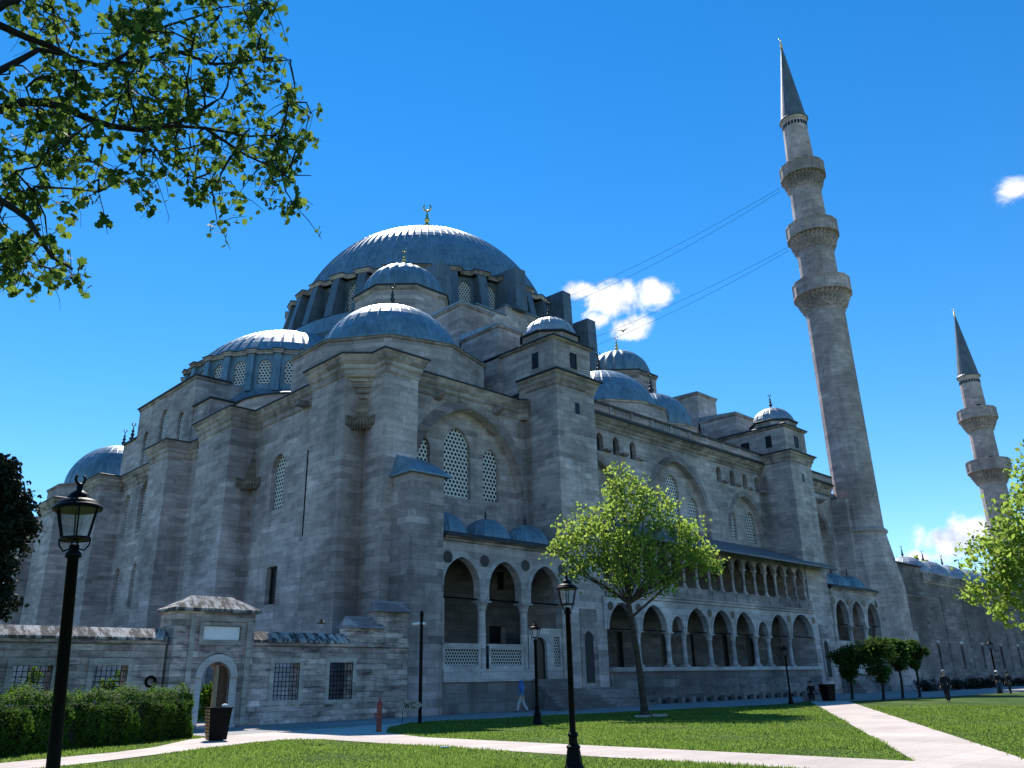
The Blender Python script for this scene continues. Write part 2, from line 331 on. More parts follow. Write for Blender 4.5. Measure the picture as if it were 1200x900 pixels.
def leafmat(name, c1, c2, c3, trans=.45, scale=.5):
    m, nt, b = mat(name); nt.nodes.remove(b); out = nt.nodes['Material Output']
    g = N(nt, 'ShaderNodeNewGeometry'); wn = N(nt, 'ShaderNodeTexNoise', i_Scale=scale, i_Detail=3); L(nt, g.outputs['Position'], wn.inputs['Vector'])
    ri = N(nt, 'ShaderNodeMath', operation='MULTIPLY_ADD'); L(nt, g.outputs['Random Per Island'], ri.inputs[0]); ri.inputs[1].default_value = .6; 
    sb = N(nt, 'ShaderNodeMath', operation='MULTIPLY'); L(nt, wn.outputs['Fac'], sb.inputs[0]); sb.inputs[1].default_value = .45; L(nt, sb.outputs[0], ri.inputs[2])
    cr = N(nt, 'ShaderNodeValToRGB'); L(nt, ri.outputs[0], cr.inputs[0]); e = cr.color_ramp.elements
    e[0].position = .15; e[0].color = (*c1, 1); e[1].position = .85; e[1].color = (*c3, 1); x = e.new(.5); x.color = (*c2, 1)
    df = N(nt, 'ShaderNodeBsdfPrincipled'); L(nt, cr.outputs[0], df.inputs['Base Color']); df.inputs['Roughness'].default_value = .7; df.inputs['Specular IOR Level'].default_value = .18
    tr = N(nt, 'ShaderNodeBsdfTranslucent'); h = N(nt, 'ShaderNodeHueSaturation', i_Saturation=1.0, i_Value=2.9, i_Hue=.492); L(nt, cr.outputs[0], h.inputs['Color']); L(nt, h.outputs[0], tr.inputs['Color'])
    mx = N(nt, 'ShaderNodeMixShader'); mx.inputs[0].default_value = trans; L(nt, df.outputs[0], mx.inputs[1]); L(nt, tr.outputs[0], mx.inputs[2]); L(nt, mx.outputs[0], out.inputs['Surface'])
    return m
M['leaf_plane'] = leafmat('plane_tree_leaf', (.070,.118,.020), (.105,.160,.026), (.145,.190,.038), .68)
M['leaf_branch'] = leafmat('overhanging_leaf', (.020,.042,.007), (.040,.078,.012), (.085,.125,.02), .45)
M['leaf_hedge'] = leafmat('hedge_leaf', (.017,.045,.005), (.038,.09,.007), (.075,.135,.011), .36, 2)
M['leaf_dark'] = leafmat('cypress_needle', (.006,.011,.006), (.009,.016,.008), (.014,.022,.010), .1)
M['leaf_small'] = leafmat('clipped_tree_leaf', (.016,.036,.008), (.03,.062,.010), (.06,.10,.018), .42)
M['grass_blade'] = leafmat('grass_blade', (.050,.095,.014), (.080,.135,.020), (.125,.172,.040), .5, .35)
M['bark'] = simple('brown_bark', (.055, .042, .032), .9, 0, .4, 6, bump=.6)
M['bark_dark'] = simple('dark_bark', (.02, .017, .015), .9, 0, .4, 6, bump=.5)
SUN_E=4.8; SKY_S=.130; DUST=0.0; OZ=2.9; SAT=1.36; EXPO=.53; CLOUD_COL=(6.2,6.3,6.5,1)
CLOUDS= [((0.7129, 0.5537, 0.4303), 0.0412, 0.0288, 1.3650000000000002), ((0.7443, 0.5069, 0.4348), 0.0306, 0.0204, 1.3), ((0.6859, 0.5769, 0.4436), 0.0309, 0.0165, 1.2349999999999999), ((0.7355, 0.5483, 0.398), 0.035, 0.0206, 1.2349999999999999), ((0.7099, 0.5727, 0.4099), 0.031, 0.0207, 1.1700000000000002), ((0.9443, 0.3008, 0.1333), 0.038, 0.0235, 1.3650000000000002), ((0.9376, 0.3279, 0.1153), 0.0365, 0.0128, 1.1700000000000002), ((0.9297, 0.3445, 0.1302), 0.0277, 0.0092, 0.39), ((0.9518, 0.2723, 0.141), 0.0268, 0.0179, 1.04), ((0.8735, 0.1527, 0.4623), 0.0296, 0.0244, 1.3), ((0.8796, 0.1513, 0.4511), 0.0174, 0.0122, 0.52), ((0.7009, 0.5631, 0.4378), 0.0412, 0.0227, 1.04), ((0.9546, 0.2536, 0.1564), 0.0266, 0.0124, 0.39)]
CL= [(1.38, 8.5, 8.72), (1.61, 8.5, 6.97), (3.86, 8.74, 10.05), (2.32, 8.15, 8.75), (2.82, 9.01, 9.01), (2.65, 8.77, 8.2), (1.6, 9.43, 8.03), (1.05, 9.77, 9.64), (2.8, 8.19, 8.79), (1.62, 8.42, 8.42), (1.64, 8.48, 9.34), (3.43, 7.77, 8.28), (1.26, 8.54, 8.88), (3.21, 8.71, 9.85), (2.23, 8.07, 8.34), (2.42, 9.66, 9.47), (2.29, 8.48, 9.69), (3.42, 8.02, 7.8), (1.52, 10.12, 6.19), (3.23, 9.01, 10.58), (1.36, 9.83, 6.1), (1.89, 9.9, 7.23), (3.37, 7.64, 7.67), (4.05, 8.07, 7.59), (4.03, 9.13, 8.56), (3.73, 8.26, 10.23), (3.74, 8.49, 9.16), (2.87, 9.42, 8.61), (1.38, 8.8, 5.68), (1.62, 8.44, 5.65), (2.82, 9.71, 9.24), (3.32, 8.78, 10.8), (2.58, 9.66, 10.53), (3.74, 9.41, 8.12), (3.29, 9.28, 8.7), (2.08, 8.21, 6.54), (1.78, 9.95, 6.59), (2.33, 9.25, 7.55), (1.59, 8.76, 6.62), (2.28, 9.22, 5.98), (4.08, 7.76, 7.01), (4.53, 8.84, 9.34), (1.73, 8.49, 7.56), (3.16, 9.01, 8.87), (2.85, 8.34, 8.55), (3.49, 8.19, 9.67), (1.7, 8.32, 6.97), (0.87, 8.38, 7.4), (3.32, 7.94, 7.44), (3.76, 7.78, 7.89), (4.25, 8.68, 9.89), (4.0, 8.23, 9.06), (1.45, 10.12, 6.25), (4.14, 8.59, 8.01), (4.42, 8.48, 8.01), (3.02, 8.49, 7.7), (2.74, 8.26, 7.13), (4.28, 9.02, 8.71), (3.39, 9.16, 7.77), (1.04, 8.96, 7.18), (3.95, 8.65, 9.46), (2.47, 9.77, 9.97), (1.73, 8.66, 7.23), (2.29, 9.55, 6.17), (1.35, 10.08, 9.91), (2.46, 8.88, 9.67), (2.19, 10.01, 6.62), (1.17, 8.63, 5.95), (1.07, 10.21, 8.63), (2.83, 8.17, 8.18), (3.6, 7.78, 9.7), (2.57, 8.65, 7.48), (3.3, 8.09, 10.07), (1.85, 9.37, 7.39), (1.45, 9.85, 10.15), (2.54, 9.4, 10.51), (2.07, 8.99, 9.36), (1.92, 8.14, 7.31), (2.2, 9.16, 9.69), (2.69, 9.11, 9.62), (1.06, 8.81, 9.01), (2.19, 8.36, 8.16), (1.74, 9.23, 8.35), (1.73, 9.92, 8.1), (3.66, 8.03, 7.41), (1.71, 9.53, 7.87), (1.89, 9.17, 8.01), (1.15, 9.08, 7.49), (0.66, 9.31, 9.3), (3.44, 8.75, 7.55), (2.98, 8.04, 9.67), (1.43, 8.86, 6.18), (2.01, 9.37, 7.4), (2.44, 9.51, 9.08), (2.89, 9.1, 7.92), (2.33, 8.62, 8.33), (1.85, 9.08, 8.41), (2.26, 9.5, 9.3), (1.08, 10.23, 10.03), (2.93, 8.68, 7.94), (3.47, 8.39, 8.53), (1.24, 8.46, 8.95), (1.68, 9.91, 9.51), (2.28, 9.73, 8.52), (1.68, 9.55, 6.15), (1.59, 8.69, 8.82), (3.81, 8.75, 7.53), (1.5, 8.2, 6.34), (3.67, 7.57, 7.32), (2.81, 7.94, 8.69), (2.78, 8.23, 9.11), (3.73, 8.48, 9.65), (2.07, 8.56, 6.81), (1.59, 9.59, 6.15), (3.92, 7.87, 8.51), (2.8, 9.6, 8.91), (2.31, 9.3, 7.61), (1.56, 9.3, 9.92), (3.5, 8.94, 8.89), (3.01, 8.89, 9.63), (1.07, 9.16, 8.05), (1.39, 9.86, 7.62), (2.59, 7.9, 8.31), (2.38, 8.97, 7.32), (3.44, 8.02, 8.58), (3.29, 7.9, 7.8), (4.29, 9.17, 9.13), (2.6, 9.26, 9.25), (4.79, 9.04, 9.0), (3.15, 8.77, 7.52), (1.42, 8.83, 7.7), (3.12, 8.7, 8.49), (3.22, 8.59, 8.97), (1.51, 9.83, 6.1), (1.15, 9.78, 7.63), (3.78, 9.0, 10.56), (2.26, 8.75, 8.17), (2.92, 8.77, 8.48), (2.21, 8.21, 7.87), (1.29, 9.7, 6.82), (3.25, 9.18, 9.59), (0.92, 9.03, 7.73), (1.66, 9.96, 6.33), (2.56, 8.24, 7.69), (3.95, 8.08, 8.01), (4.57, 8.45, 9.01), (2.98, 9.57, 7.96), (1.52, 10.07, 8.44), (1.15, 8.55, 6.88), (2.08, 9.18, 8.38), (2.97, 9.04, 8.28), (2.38, 8.8, 9.5), (2.96, 9.49, 9.4), (2.29, 8.04, 6.67), (1.62, 9.76, 7.62), (1.1, 9.11, 7.16), (1.5, 9.66, 9.3), (3.51, 7.82, 9.73), (1.7, 9.43, 6.87), (2.38, 8.99, 9.51), (3.41, 9.7, 11.24), (3.33, 9.6, 11.1), (1.15, 9.34, 7.72), (3.18, 9.51, 9.02), (1.77, 9.9, 8.36), (3.68, 9.07, 9.77), (2.43, 9.44, 9.69), (1.23, 9.36, 7.49), (1.61, 8.69, 6.04), (3.82, 9.1, 9.86), (1.13, 8.8, 7.49), (1.75, 8.5, 7.81), (1.76, 10.11, 8.15), (1.83, 8.41, 5.63), (3.32, 8.95, 8.08), (1.05, 8.57, 7.18), (4.45, 8.88, 9.33), (1.68, 9.6, 8.91), (1.41, 8.7, 7.92), (2.48, 9.45, 8.9), (1.54, 8.82, 5.94), (1.42, 8.91, 6.81), (2.47, 8.08, 8.65), (1.67, 9.37, 8.72), (0.79, 9.84, 9.23), (1.33, 8.8, 6.23), (1.64, 10.03, 6.56), (3.52, 8.74, 7.91), (3.12, 7.72, 6.89), (1.93, 9.31, 6.41), (2.24, 8.13, 8.71), (3.47, 8.8, 9.59), (3.77, 9.06, 10.4), (3.53, 9.22, 8.62), (3.86, 7.64, 7.65), (1.71, 9.65, 8.31), (3.07, 9.27, 8.65), (4.25, 8.08, 7.37), (3.05, 8.47, 9.84), (2.37, 8.15, 9.0), (3.11, 8.34, 7.74), (0.92, 10.23, 9.29), (1.68, 8.24, 7.89), (3.08, 8.9, 7.79), (3.59, 8.76, 7.02), (2.63, 8.91, 8.08), (3.23, 8.04, 8.68), (2.87, 9.76, 8.8), (4.48, 8.93, 8.64), (1.85, 8.86, 7.45), (4.72, 8.89, 8.92), (2.39, 8.45, 7.71), (1.79, 9.05, 8.12), (1.83, 9.44, 6.27), (2.0, 9.09, 7.34)]
LM= [[(0.54, 8.98, 8.51), (1.01, 8.94, 8.55), (1.52, 8.97, 8.6), (2.08, 8.96, 8.64), (2.44, 8.97, 8.89), (2.86, 8.95, 9.35)], [(0.68, 8.77, 7.51), (1.09, 8.83, 7.92), (1.4, 8.89, 8.43), (1.68, 8.84, 8.48), (2.1, 8.85, 8.56)], [(0.78, 9.27, 7.53), (1.22, 9.22, 7.72), (1.59, 9.16, 7.97), (2.0, 8.98, 7.88), (2.52, 8.64, 7.78), (2.89, 8.52, 8.02), (3.22, 8.41, 8.42)], [(0.85, 8.76, 6.6), (1.31, 8.6, 6.29), (1.57, 8.46, 6.1), (1.72, 8.43, 5.88), (2.01, 8.36, 5.67)], [(1.32, 9.51, 9.95), (1.52, 9.48, 9.59), (1.61, 9.16, 8.84)], [(0.61, 8.58, 8.49), (0.92, 8.55, 8.47), (1.05, 8.54, 8.64), (1.16, 8.52, 9.01)], [(2.52, 8.64, 7.78), (3.09, 8.24, 7.88), (3.54, 8.06, 7.89), (4.03, 7.82, 7.94)], [(2.86, 8.95, 9.35), (3.34, 8.89, 9.39), (3.86, 8.79, 9.71), (4.27, 8.6, 9.83)], [(3.09, 8.24, 7.88), (3.48, 7.98, 7.57), (3.88, 7.79, 7.42), (4.19, 7.63, 7.42)], [(2.08, 8.96, 8.64), (2.48, 8.96, 9.39), (3.04, 8.89, 9.98), (3.61, 8.68, 10.43)]]
# ------------------------------------------------------------------ the mosque
UC, VC = 61.75, 79.1                       # plan centre of the main dome
mosque = thing('mosque', 'large grey stone mosque with lead domes, buttresses and arcaded side galleries', 'mosque', (UC, VC, 0))
def mx(u): return 2*UC - u                  # mirror about the cross axis
MINUS_V = (0, -1, 0); MINUS_U = (-1, 0, 0)

def window(parent, O, ex, n, sc, w, z0, zs, za, depth=.3, mate='lattice', name='window', pointed=True):
    """lattice pane set back in its opening, with a thin stone rim"""
    ol = arch(sc, w, z0, zs, za, 8) if pointed else rect(sc-w/2, sc+w/2, z0, za)
    Ov = Vector(O) - Vector(n)*depth
    g = MB(); g.panel(Ov, ex, n, ol); g.uv = [(q[0]-sc+50.15, q[1]+50) for q in ol]
    inner = [((q[0]-sc)*(1-.16/w)+sc, (q[1]-z0)*(1-.1/(za-z0))+z0+.04) for q in ol]
    fr = MB(); fr.panel(Vector(O)-Vector(n)*(depth-.06), ex, n, ol, [inner], .05)
    f = fr.build(name, M['stone_warm'] if mate != 'void' else M['hole'], parent)
    g.build('lattice' if mate != 'void' else 'pane', M[mate], f)
    return f

def dome(parent, c, R, z0, h, ribs=32, fluted=False, seg=10, m='lead', name='dome', rib_h=.05):
    Rs = (R*R + h*h)/(2*h); zc = z0 + h - Rs
    a0 = math.asin(min(1, R/Rs)) if h <= R else pi - math.asin(R/Rs)
    prof = [(max(.02, Rs*sin(a0*(1-j/seg))), zc + Rs*cos(a0*(1-j/seg))) for j in range(seg+1)]
    mb = MB()
    if fluted:
        fl = lambda a, z: 1 + .085*abs(cos(ribs*a/2))
        mb.lathe(c, prof, ribs*6, flute=fl)
        o = mb.build(name, M[m], parent, smooth=True)
    else:
        rh = rib_h/R
        n = ribs*7
        fl = lambda a, z: 1 + (rh*1.3 if (round(a*n/(2*pi)) % 7) == 0 else 0)
        mb.lathe(c, prof, n, flute=fl)
        o = mb.build(name, M[m], parent, smooth=False)
    return o

def finial(parent, c, z, h, m='bronze', name='finial'):
    mb = MB(); k = h/3.2
    prof = [(.42,0),(.22,.25),(.13,.45),(.28,.6),(.38,.78),(.28,.96),(.11,1.1),(.2,1.22),(.28,1.36),(.2,1.5),(.09,1.62),(.15,1.72),(.21,1.84),(.15,1.96),(.07,2.08),(.1,2.2),(.05,2.35),(.05,2.6)]
    mb.lathe(c, [(r*k, z + y*k) for r, y in prof], 10, capb=True, capt=True)
    # crescent
    pts = [(c[0] + .25*k*sin(a)*.7, c[1] - .25*k*sin(a)*.7, z + 2.85*k - .26*k*cos(a)) for a in np.linspace(-2.45, 2.45, 13)]
    mb.tube(pts, [.02*k + .055*k*cos(a/2.6) for a in np.linspace(-2.45, 2.45, 13)], 6)
    return mb.build(name, M[m], parent, smooth=True)

CORN = [(0,20.2),(.09,20.3),(.09,20.6),(.22,20.8),(.22,21.0),(.38,21.2),(.38,21.35),(.5,21.52),(.5,21.6)]
EDGE = [(.44,21.6),(.58,21.6),(.58,21.7),(0,21.86),(-.6,21.9)]

# --- main walls -----------------------------------------------------------
WU = 28.3; WV = 41.8
wall = MB()
# qibla side (faces -u)
qwin = [(53.1,1.9,13.5,16.2,17.65),(65.2,1.5,13.5,16.2,17.4),(74.8,1.7,15.4,18.4,19.6),(78.6,2.1,15.4,19.0,20.3),(82.8,1.7,15.4,18.4,19.7),
        (92.6,1.5,13.5,16.2,17.4),(105.5,1.9,13.5,16.2,17.65),(78.4,1.5,8.5,11.4,12.6),(82.7,1.4,8.5,11.4,12.6),(74.8,1.5,8.5,11.4,12.6),(66,1.4,8.5,11.4,12.6)]
holes = [arch(s, w, a, b, c, 8) for s, w, a, b, c in qwin] + [rect(52.15, 53.6, 6.95, 9.5)]
wall.panel((WU, 0, 0), (0, 1, 0), MINUS_U, rect(WV, 116.4, 0, 21.2), holes, .4)
wall.box(WU+1.2, WU+1.3, WV+.3, 116.3, 0, 21.5)
# side bay 1 (faces -v): big relieving arch
A1 = arch(36.95, 10.3, 10.4, 13.0, 20.1, 14)
wall.panel((0, WV, 0), (1, 0, 0), MINUS_V, rect(30.6, 42.3, 0, 21.2), [A1, rect(38.45, 39.95, 1.9, 5.2), rect(39.25, 40.3, 7.6, 8.9)], .9)
w1 = [(33.2,1.5,13.95,16.6,17.75),(36.4,2.45,13.75,17.0,18.75),(39.6,1.55,13.9,16.6,17.75)]
rec = MB()
rec.panel((0, WV+.9, 0), (1, 0, 0), MINUS_V, rect(30.6, 42.3, 10.2, 20.3), [arch(s, w, a, b, c, 8) for s, w, a, b, c in w1], .25)
# mirrored bay 3 by the minaret
A3 = arch(mx(36.95), 10.3, 10.4, 13.0, 20.1, 14)
wall.panel((0, WV, 0), (1, 0, 0), MINUS_V, rect(mx(42.3), mx(30.6), 0, 21.2), [A3], .9)
rec.panel((0, WV+.9, 0), (1, 0, 0), MINUS_V, rect(mx(42.3), mx(30.6), 10.2, 20.3), [arch(mx(s), w, a, b, c, 8) for s, w, a, b, c in w1], .25)
# middle bay
wsm = [48.9, 51.2, 53.3, 55.6, 69.1, 71.5, 73.9, 76.2]
B = [arch(62.0, 9.4, 12.9, 14.6, 20.4, 14), arch(50.5, 6.1, 12.9, 14.8, 18.75, 12), arch(73.4, 6.1, 12.9, 14.8, 18.75, 12)]
rdoors = [(51.6,53.1,5.2),(57.4,59.1,5.3),(61.7,62.8,5.2),(66.6,68.2,5.3),(70.5,72.7,5.4)]
wall.panel((0, WV, 0), (1, 0, 0), MINUS_V, rect(46.3, 77.4, 0, 21.9), B + [arch(s, .85, 19.5, 20.6, 21.1, 6) for s in wsm] + [rect(a, b, 2.5, c) for a, b, c in rdoors], .55)
w2 = [(58.9,1.6,13.9,16.4,17.5),(61.8,1.95,13.9,17.9,19.2),(64.9,1.6,13.9,16.4,17.5),(49.0,1.65,14.2,16.4,17.4),(52.6,1.65,14.2,16.4,17.4),(71.4,1.65,14.2,16.4,17.4),(75.0,1.65,14.2,16.4,17.4)]
rec.panel((0, WV+.55, 0), (1, 0, 0), MINUS_V, rect(46.3, 77.4, 12.7, 20.6), [arch(s, w, a, b, c, 8) for s, w, a, b, c in w2], .25)
# rear sides, never seen closely
wall.box(WU, 95.2, 116.3, 116.5, 0, 22); wall.box(95.0, 95.2, WV, 116.3, 0, 22)
wall.box(40, 90, WV+1.6, WV+1.8, 0, 22)
wall.build('wall', M['stone'], mosque)
rec.build('recessed_wall', M['stone'], mosque)
for s, w, a, b, c in qwin: window(mosque, (WU, 0, 0), (0, 1, 0), MINUS_U, s, w, a, b, c, .35)
window(mosque, (WU, 0, 0), (0, 1, 0), MINUS_U, 52.87, 1.45, 6.95, 9, 9.5, .38, 'void', pointed=False)
for s, w, a, b, c in w1:
    window(mosque, (0, WV+.9, 0), (1, 0, 0), MINUS_V, s, w, a, b, c, .2)
    window(mosque, (0, WV+.9, 0), (1, 0, 0), MINUS_V, mx(s), w, a, b, c, .2)
for s, w, a, b, c in w2: window(mosque, (0, WV+.55, 0), (1, 0, 0), MINUS_V, s, w, a, b, c, .2)
for s in wsm: window(mosque, (0, WV, 0), (1, 0, 0), MINUS_V, s, .85, 19.5, 20.6, 21.1, .5, 'void', name='niche_window')
for a, b, c in rdoors: window(mosque, (0, WV, 0), (1, 0, 0), MINUS_V, (a+b)/2, b-a, 2.5, 5, c, .5, 'void', name='doorway', pointed=False)
window(mosque, (0, WV, 0), (1, 0, 0), MINUS_V, 39.2, 1.5, 1.9, 5, 5.2, .5, 'void', name='doorway', pointed=False)
window(mosque, (0, WV, 0), (1, 0, 0), MINUS_V, 39.78, 1.05, 7.6, 8, 8.9, .5, 'void', pointed=False)
for s in wsm:   # small stone spout ledge beside each niche
    MB().box(s+.45, s+1.15, WV-.42, WV, 19.55, 19.75).build('waterspout', M['stone_dark'], mosque)
for u, z in ((33.8, 20.3), (39.3, 20.35), (mx(33.8), 20.3)):
    mb = MB(); mb.hexa([(u-.25,WV,z-.25),(u+.25,WV,z-.25),(u+.25,WV-.1,z-.25),(u-.25,WV-.1,z-.25)],[(u-.3,WV,z+.3),(u+.3,WV,z+.3),(u+.2,WV-.9,z+.12),(u-.2,WV-.9,z+.12)])
    mb.build('waterspout', M['stone_dark'], mosque)
MB().box(WU-.9, WU, 49.3, 49.9, 20.3, 20.65).build('waterspout', M['stone_dark'], mosque)

# voussoir rings, a few mm proud of the wall
def ring(parent, O, ex, n, sc, w, zs, za, t, m, proud=.06):
    outer = arch(sc, w+2*t, 0, zs, za+t*1.15, 14, False); inner = arch(sc, w, 0, zs, za, 14, False)
    k = len(outer); P = lambda q, d: tuple(Vector(O)+Vector(ex)*q[0]+Vector((0,0,q[1]))+Vector(n)*d)
    mb = MB()
    for j in range(k-1):
        e = .012 if False else 0
        a, b_, c, d = outer[j], outer[j+1], inner[j+1], inner[j]
        mb.add([P(a,proud),P(b_,proud),P(c,proud),P(d,proud),P(a,0),P(b_,0),P(c,-.02),P(d,-.02)], [(0,1,2,3),(0,4,5,1),(3,2,6,7)])
    return mb.build('arch_ring', M[m], parent)
ring(mosque, (0,WV,0), (1,0,0), MINUS_V, 36.95, 10.3, 13.0, 20.1, .75, 'stone_dark', .035)
ring(mosque, (0,WV,0), (1,0,0), MINUS_V, mx(36.95), 10.3, 13.0, 20.1, .75, 'stone_dark', .035)
ring(mosque, (0,WV,0), (1,0,0), MINUS_V, 62.0, 9.4, 14.6, 20.4, .6, 'stone_dark', .035)
ring(mosque, (0,WV,0), (1,0,0), MINUS_V, 50.5, 6.1, 14.8, 18.75, .5, 'stone_dark', .035)
ring(mosque, (0,WV,0), (1,0,0), MINUS_V, 73.4, 6.1, 14.8, 18.75, .5, 'stone_dark', .035)

# --- buttresses of the qibla side ----------------------------------------
BF = 26.25
butt = [(26.75,42.35,46.3),(BF,57.0,62.5),(BF,68.6,72.4),(BF,84.6,88.4),(BF,98.3,104.2),(26.75,112,116.4)]
for f, a, b in butt:
    mb = MB(); mb.hexa([(f-.05,a,0),(WU,a,0),(WU,b,0),(f-.05,b,0)],[(f,a,21.2),(WU,a,21.2),(WU,b,21.2),(f,b,21.2)])
    mb.build('buttress', M['stone'], mosque)
mb = MB(); mb.box(28.2, 30.75, 40.0, WV+.2, 0, 20.9); mb.build('corner_pier', M['stone'], mosque)
mb = MB(); mb.box(mx(30.75), mx(28.2), 40.0, WV+.2, 0, 20.9); mb.build('corner_pier', M['stone'], mosque)
mb = MB(); mb.box(28.9, 31.35, 38.0, 40.0, 0, 13.6); mb.build('buttress', M['stone_dark'], mosque)
mb = MB(); mb.hexa([(28.7,37.8,13.6),(31.75,37.8,13.6),(31.75,40,13.6),(28.7,40,13.6)],[(29.2,38.6,14.3),(31.3,38.6,14.3),(31.3,40,15.0),(29.2,40,15.0)])
mb.box(28.65,31.8,37.75,40.0,13.5,13.6); mb.build('buttress_roof', M['lead'], mosque)
# cornice that runs round every buttress
path = [(WU,116.4)]
for f, a, b in butt[:0:-1]: path += [(WU,b),(f,b),(f,a),(WU,a)]
path = path[1:] if path[1] == (WU,116.4) else path
path += [(WU,46.3),(26.75,46.3),(26.75,42.35),(28.2,41.1),(28.2,40.0),(30.75,40.0),(30.75,WV),(41.6,WV),(42.2,41.2)]
MB().sweep(path, CORN).build('cornice', M['stone_warm'], mosque)
MB().sweep(path, EDGE).build('roof_edge', M['lead_dark'], mosque)
# fill behind the bevelled re-entrant corner, with its hanging stalactite ornament
mb = MB()
for k in range(7):
    t = k/6; mb.prism([(28.2, 42.35), (26.75+.0+(28.2-26.75)*(1-t), 42.35), (28.2, 42.35-(1.25)*t)], 18.3+k*.33, 18.3+(k+1)*.33)
mb.build('squinch', M['stone_warm'], mosque)
def stalactite(u, v, z0, name='stalactite_ornament'):
    mb = MB(); rr = random.Random(3)
    for k in range(9):
        w = [.75,.7,.6,.52,.45,.36,.28,.2,.12][k]; z = z0 + k*.33
        mb.prism([(u, v), (u-w, v), (u-w*.75, v-w*.35), (u-w*.35, v-w*.75), (u, v-w)], z, z+.33)
    for k in range(7):
        a = k/6*pi/2; mb.tube([(u-.76*cos(a), v-.76*sin(a), z0-.15), (u-.76*cos(a), v-.76*sin(a), z0+.45)], [.04,.10], 6)
    for d in (-1, 1):
        for k in range(3):
            o = .85+.2*k
            p = (u-o, v-.06) if d < 0 else (u-.06, v-o)
            mb.tube([(p[0], p[1], z0-.1+.1*k), (p[0], p[1], z0+.75)], .08, 6)
    mb.build(name, M['stain'], mosque)
M['stain'] = stone('soot_stained_stone', (.27,.21,.165), (.18,.14,.11), bw=.4, rh=.3, streak=.3)
stalactite(28.2, 42.35, 16.9)
stalactite(WU, 57.0, 15.6)
# soot washes down the re-entrant corners: a real dark patch on the stone
def wash(name, P0, ex, n, s0, s1, z0, z1):
    m, nt, b = mat(name); uv = N(nt, 'ShaderNodeUVMap'); uv.uv_map = 'UVMap'
    return m

# drain pipes
MB().tube([(WU-.12, 63.3, 21.5), (WU-.12, 63.3, 0)], .11, 8).build('drainpipe', M['iron'], mosque)
MB().tube([(BF-.1, 73.1, 21.6), (WU-.9, 73.0, 19.5), (WU-.2, 73.4, 16), (WU-.15, 73.6, 0)], .09, 8).build('drainpipe', M['iron'], mosque)
MB().tube([(26.75-.03, 46.36, 16.2), (26.75-.03, 46.36, 10.6)], .05, 6).build('drainpipe', M['iron'], mosque)

# --- stair towers on the side front ---------------------------------------
def stair_tower(u0, u1, side):
    mb = MB(); mb.box(u0, u1, 38.25, WV+.4, 0, 22.6); mb.box(u0, u1, 38.45, 47.0, 22.6, 26.15)
    t = mb.build('stair_tower', M['stone'], mosque)
    c = [(0,22.3),(.1,22.4),(.1,22.6),(.25,22.8),(.25,23.0),(.42,23.2),(.42,23.3)]
    pth = [(u0, WV+.2), (u0, 38.25), (u1, 38.25), (u1, WV+.2)]
    MB().sweep(pth, c).build('cornice', M['stone_warm'], t)
    MB().sweep(pth, [(.36,23.3),(.56,23.3),(.56,23.42),(-.2,23.6)]).build('roof_edge', M['lead_dark'], t)
    MB().sweep([(u0,47),(u0,38.45),(u1,38.45),(u1,47)], [(0,26.0),(.2,26.1),(.2,26.2)]).build('cornice', M['stone_warm'], t)
    mb = MB(); mb.sweep([(u0,47),(u0,38.45),(u1,38.45),(u1,47)], [(.2,26.2),(.3,26.2),(.3,26.32),(0,26.5)]); mb.box(u0+.02,u1-.02,38.5,47,26.2,26.45); mb.build('roof', M['lead_dark'], t)
    cx = (u0+u1)/2; cy = 40.7
    o8 = [(cx+2.35*cos(pi/8+k*pi/4), cy+2.35*sin(pi/8+k*pi/4)) for k in range(8)]
    MB().prism(o8, 26.4, 26.95).build('drum', M['stone_dark'], t)
    MB().sweep(o8, [(0,26.95),(.2,26.98),(.2,27.1),(0,27.2)], closed=True).build('roof_edge', M['lead_dark'], t)
    d = dome(t, (cx, cy), 2.2, 27.05, 1.95, 16, m='lead_grey', seg=7)
    finial(d, (cx, cy), 28.95, 1.8)
    # openings
    window(t, (0,38.45,0), (1,0,0), MINUS_V, cx+.1, .7, 24.1, 25, 25.35, -.02, 'void', pointed=False)
    MB().panel((0,38.25-.012,0),(1,0,0),MINUS_V,rect(cx-.15,cx+.35,20.4,21.3)).build('window', M['void'], t)
    MB().panel((u0-.012,0,0),(0,1,0),MINUS_U,rect(40.0,40.7,24.1,25.4)).build('window', M['void'], t)
    if side > 0: MB().panel((u0-.012,0,0),(0,1,0),MINUS_U,rect(42.6,43.6,22.7,25.2)).build('doorway', M['void'], t)
    # stepped flying-buttress wall climbing to the main pier
    mb = MB(); ux0, ux1 = (u0-.2, u1-.9) if side < 0 else (u0+.7, u1+.0)
    mb.box(ux0, ux1, 44.2, 49.0, 20, 29.0); mb.box(ux0, ux1+.2, 48.8, 58.5, 20, 32.6)
    mb.build('buttress', M['stone'], mosque)
    for va, vb, z, e in ((44.2,48.8,29.0,0),(48.8,58.5,32.6,.2)):
        mb = MB(); mb.hexa([(ux0-.18,va-.18,z),(ux1+e+.18,va-.18,z),(ux1+e+.18,vb,z),(ux0-.18,vb,z)],[(ux0-.18,va-.18,z+.14),(ux1+e+.18,va-.18,z+.14),(ux1+e+.18,vb,z+.55),(ux0-.18,vb,z+.55)])
        mb.build('buttress_roof', M['lead_grey'], mosque)
        MB().sweep([(ux0,vb),(ux0,va),(ux1+e,va),(ux1+e,vb)], [(0,z-.25),(.12,z-.15),(.12,z)]).build('cornice', M['stone_warm'], mosque)
    return t
stair_tower(42.2, 46.4, -1); stair_tower(mx(46.4), mx(42.2)+.2, 1)

M['hole2'] = simple('sooty_rail_stone', (.09,.08,.075), .9, 0, .3, 2)
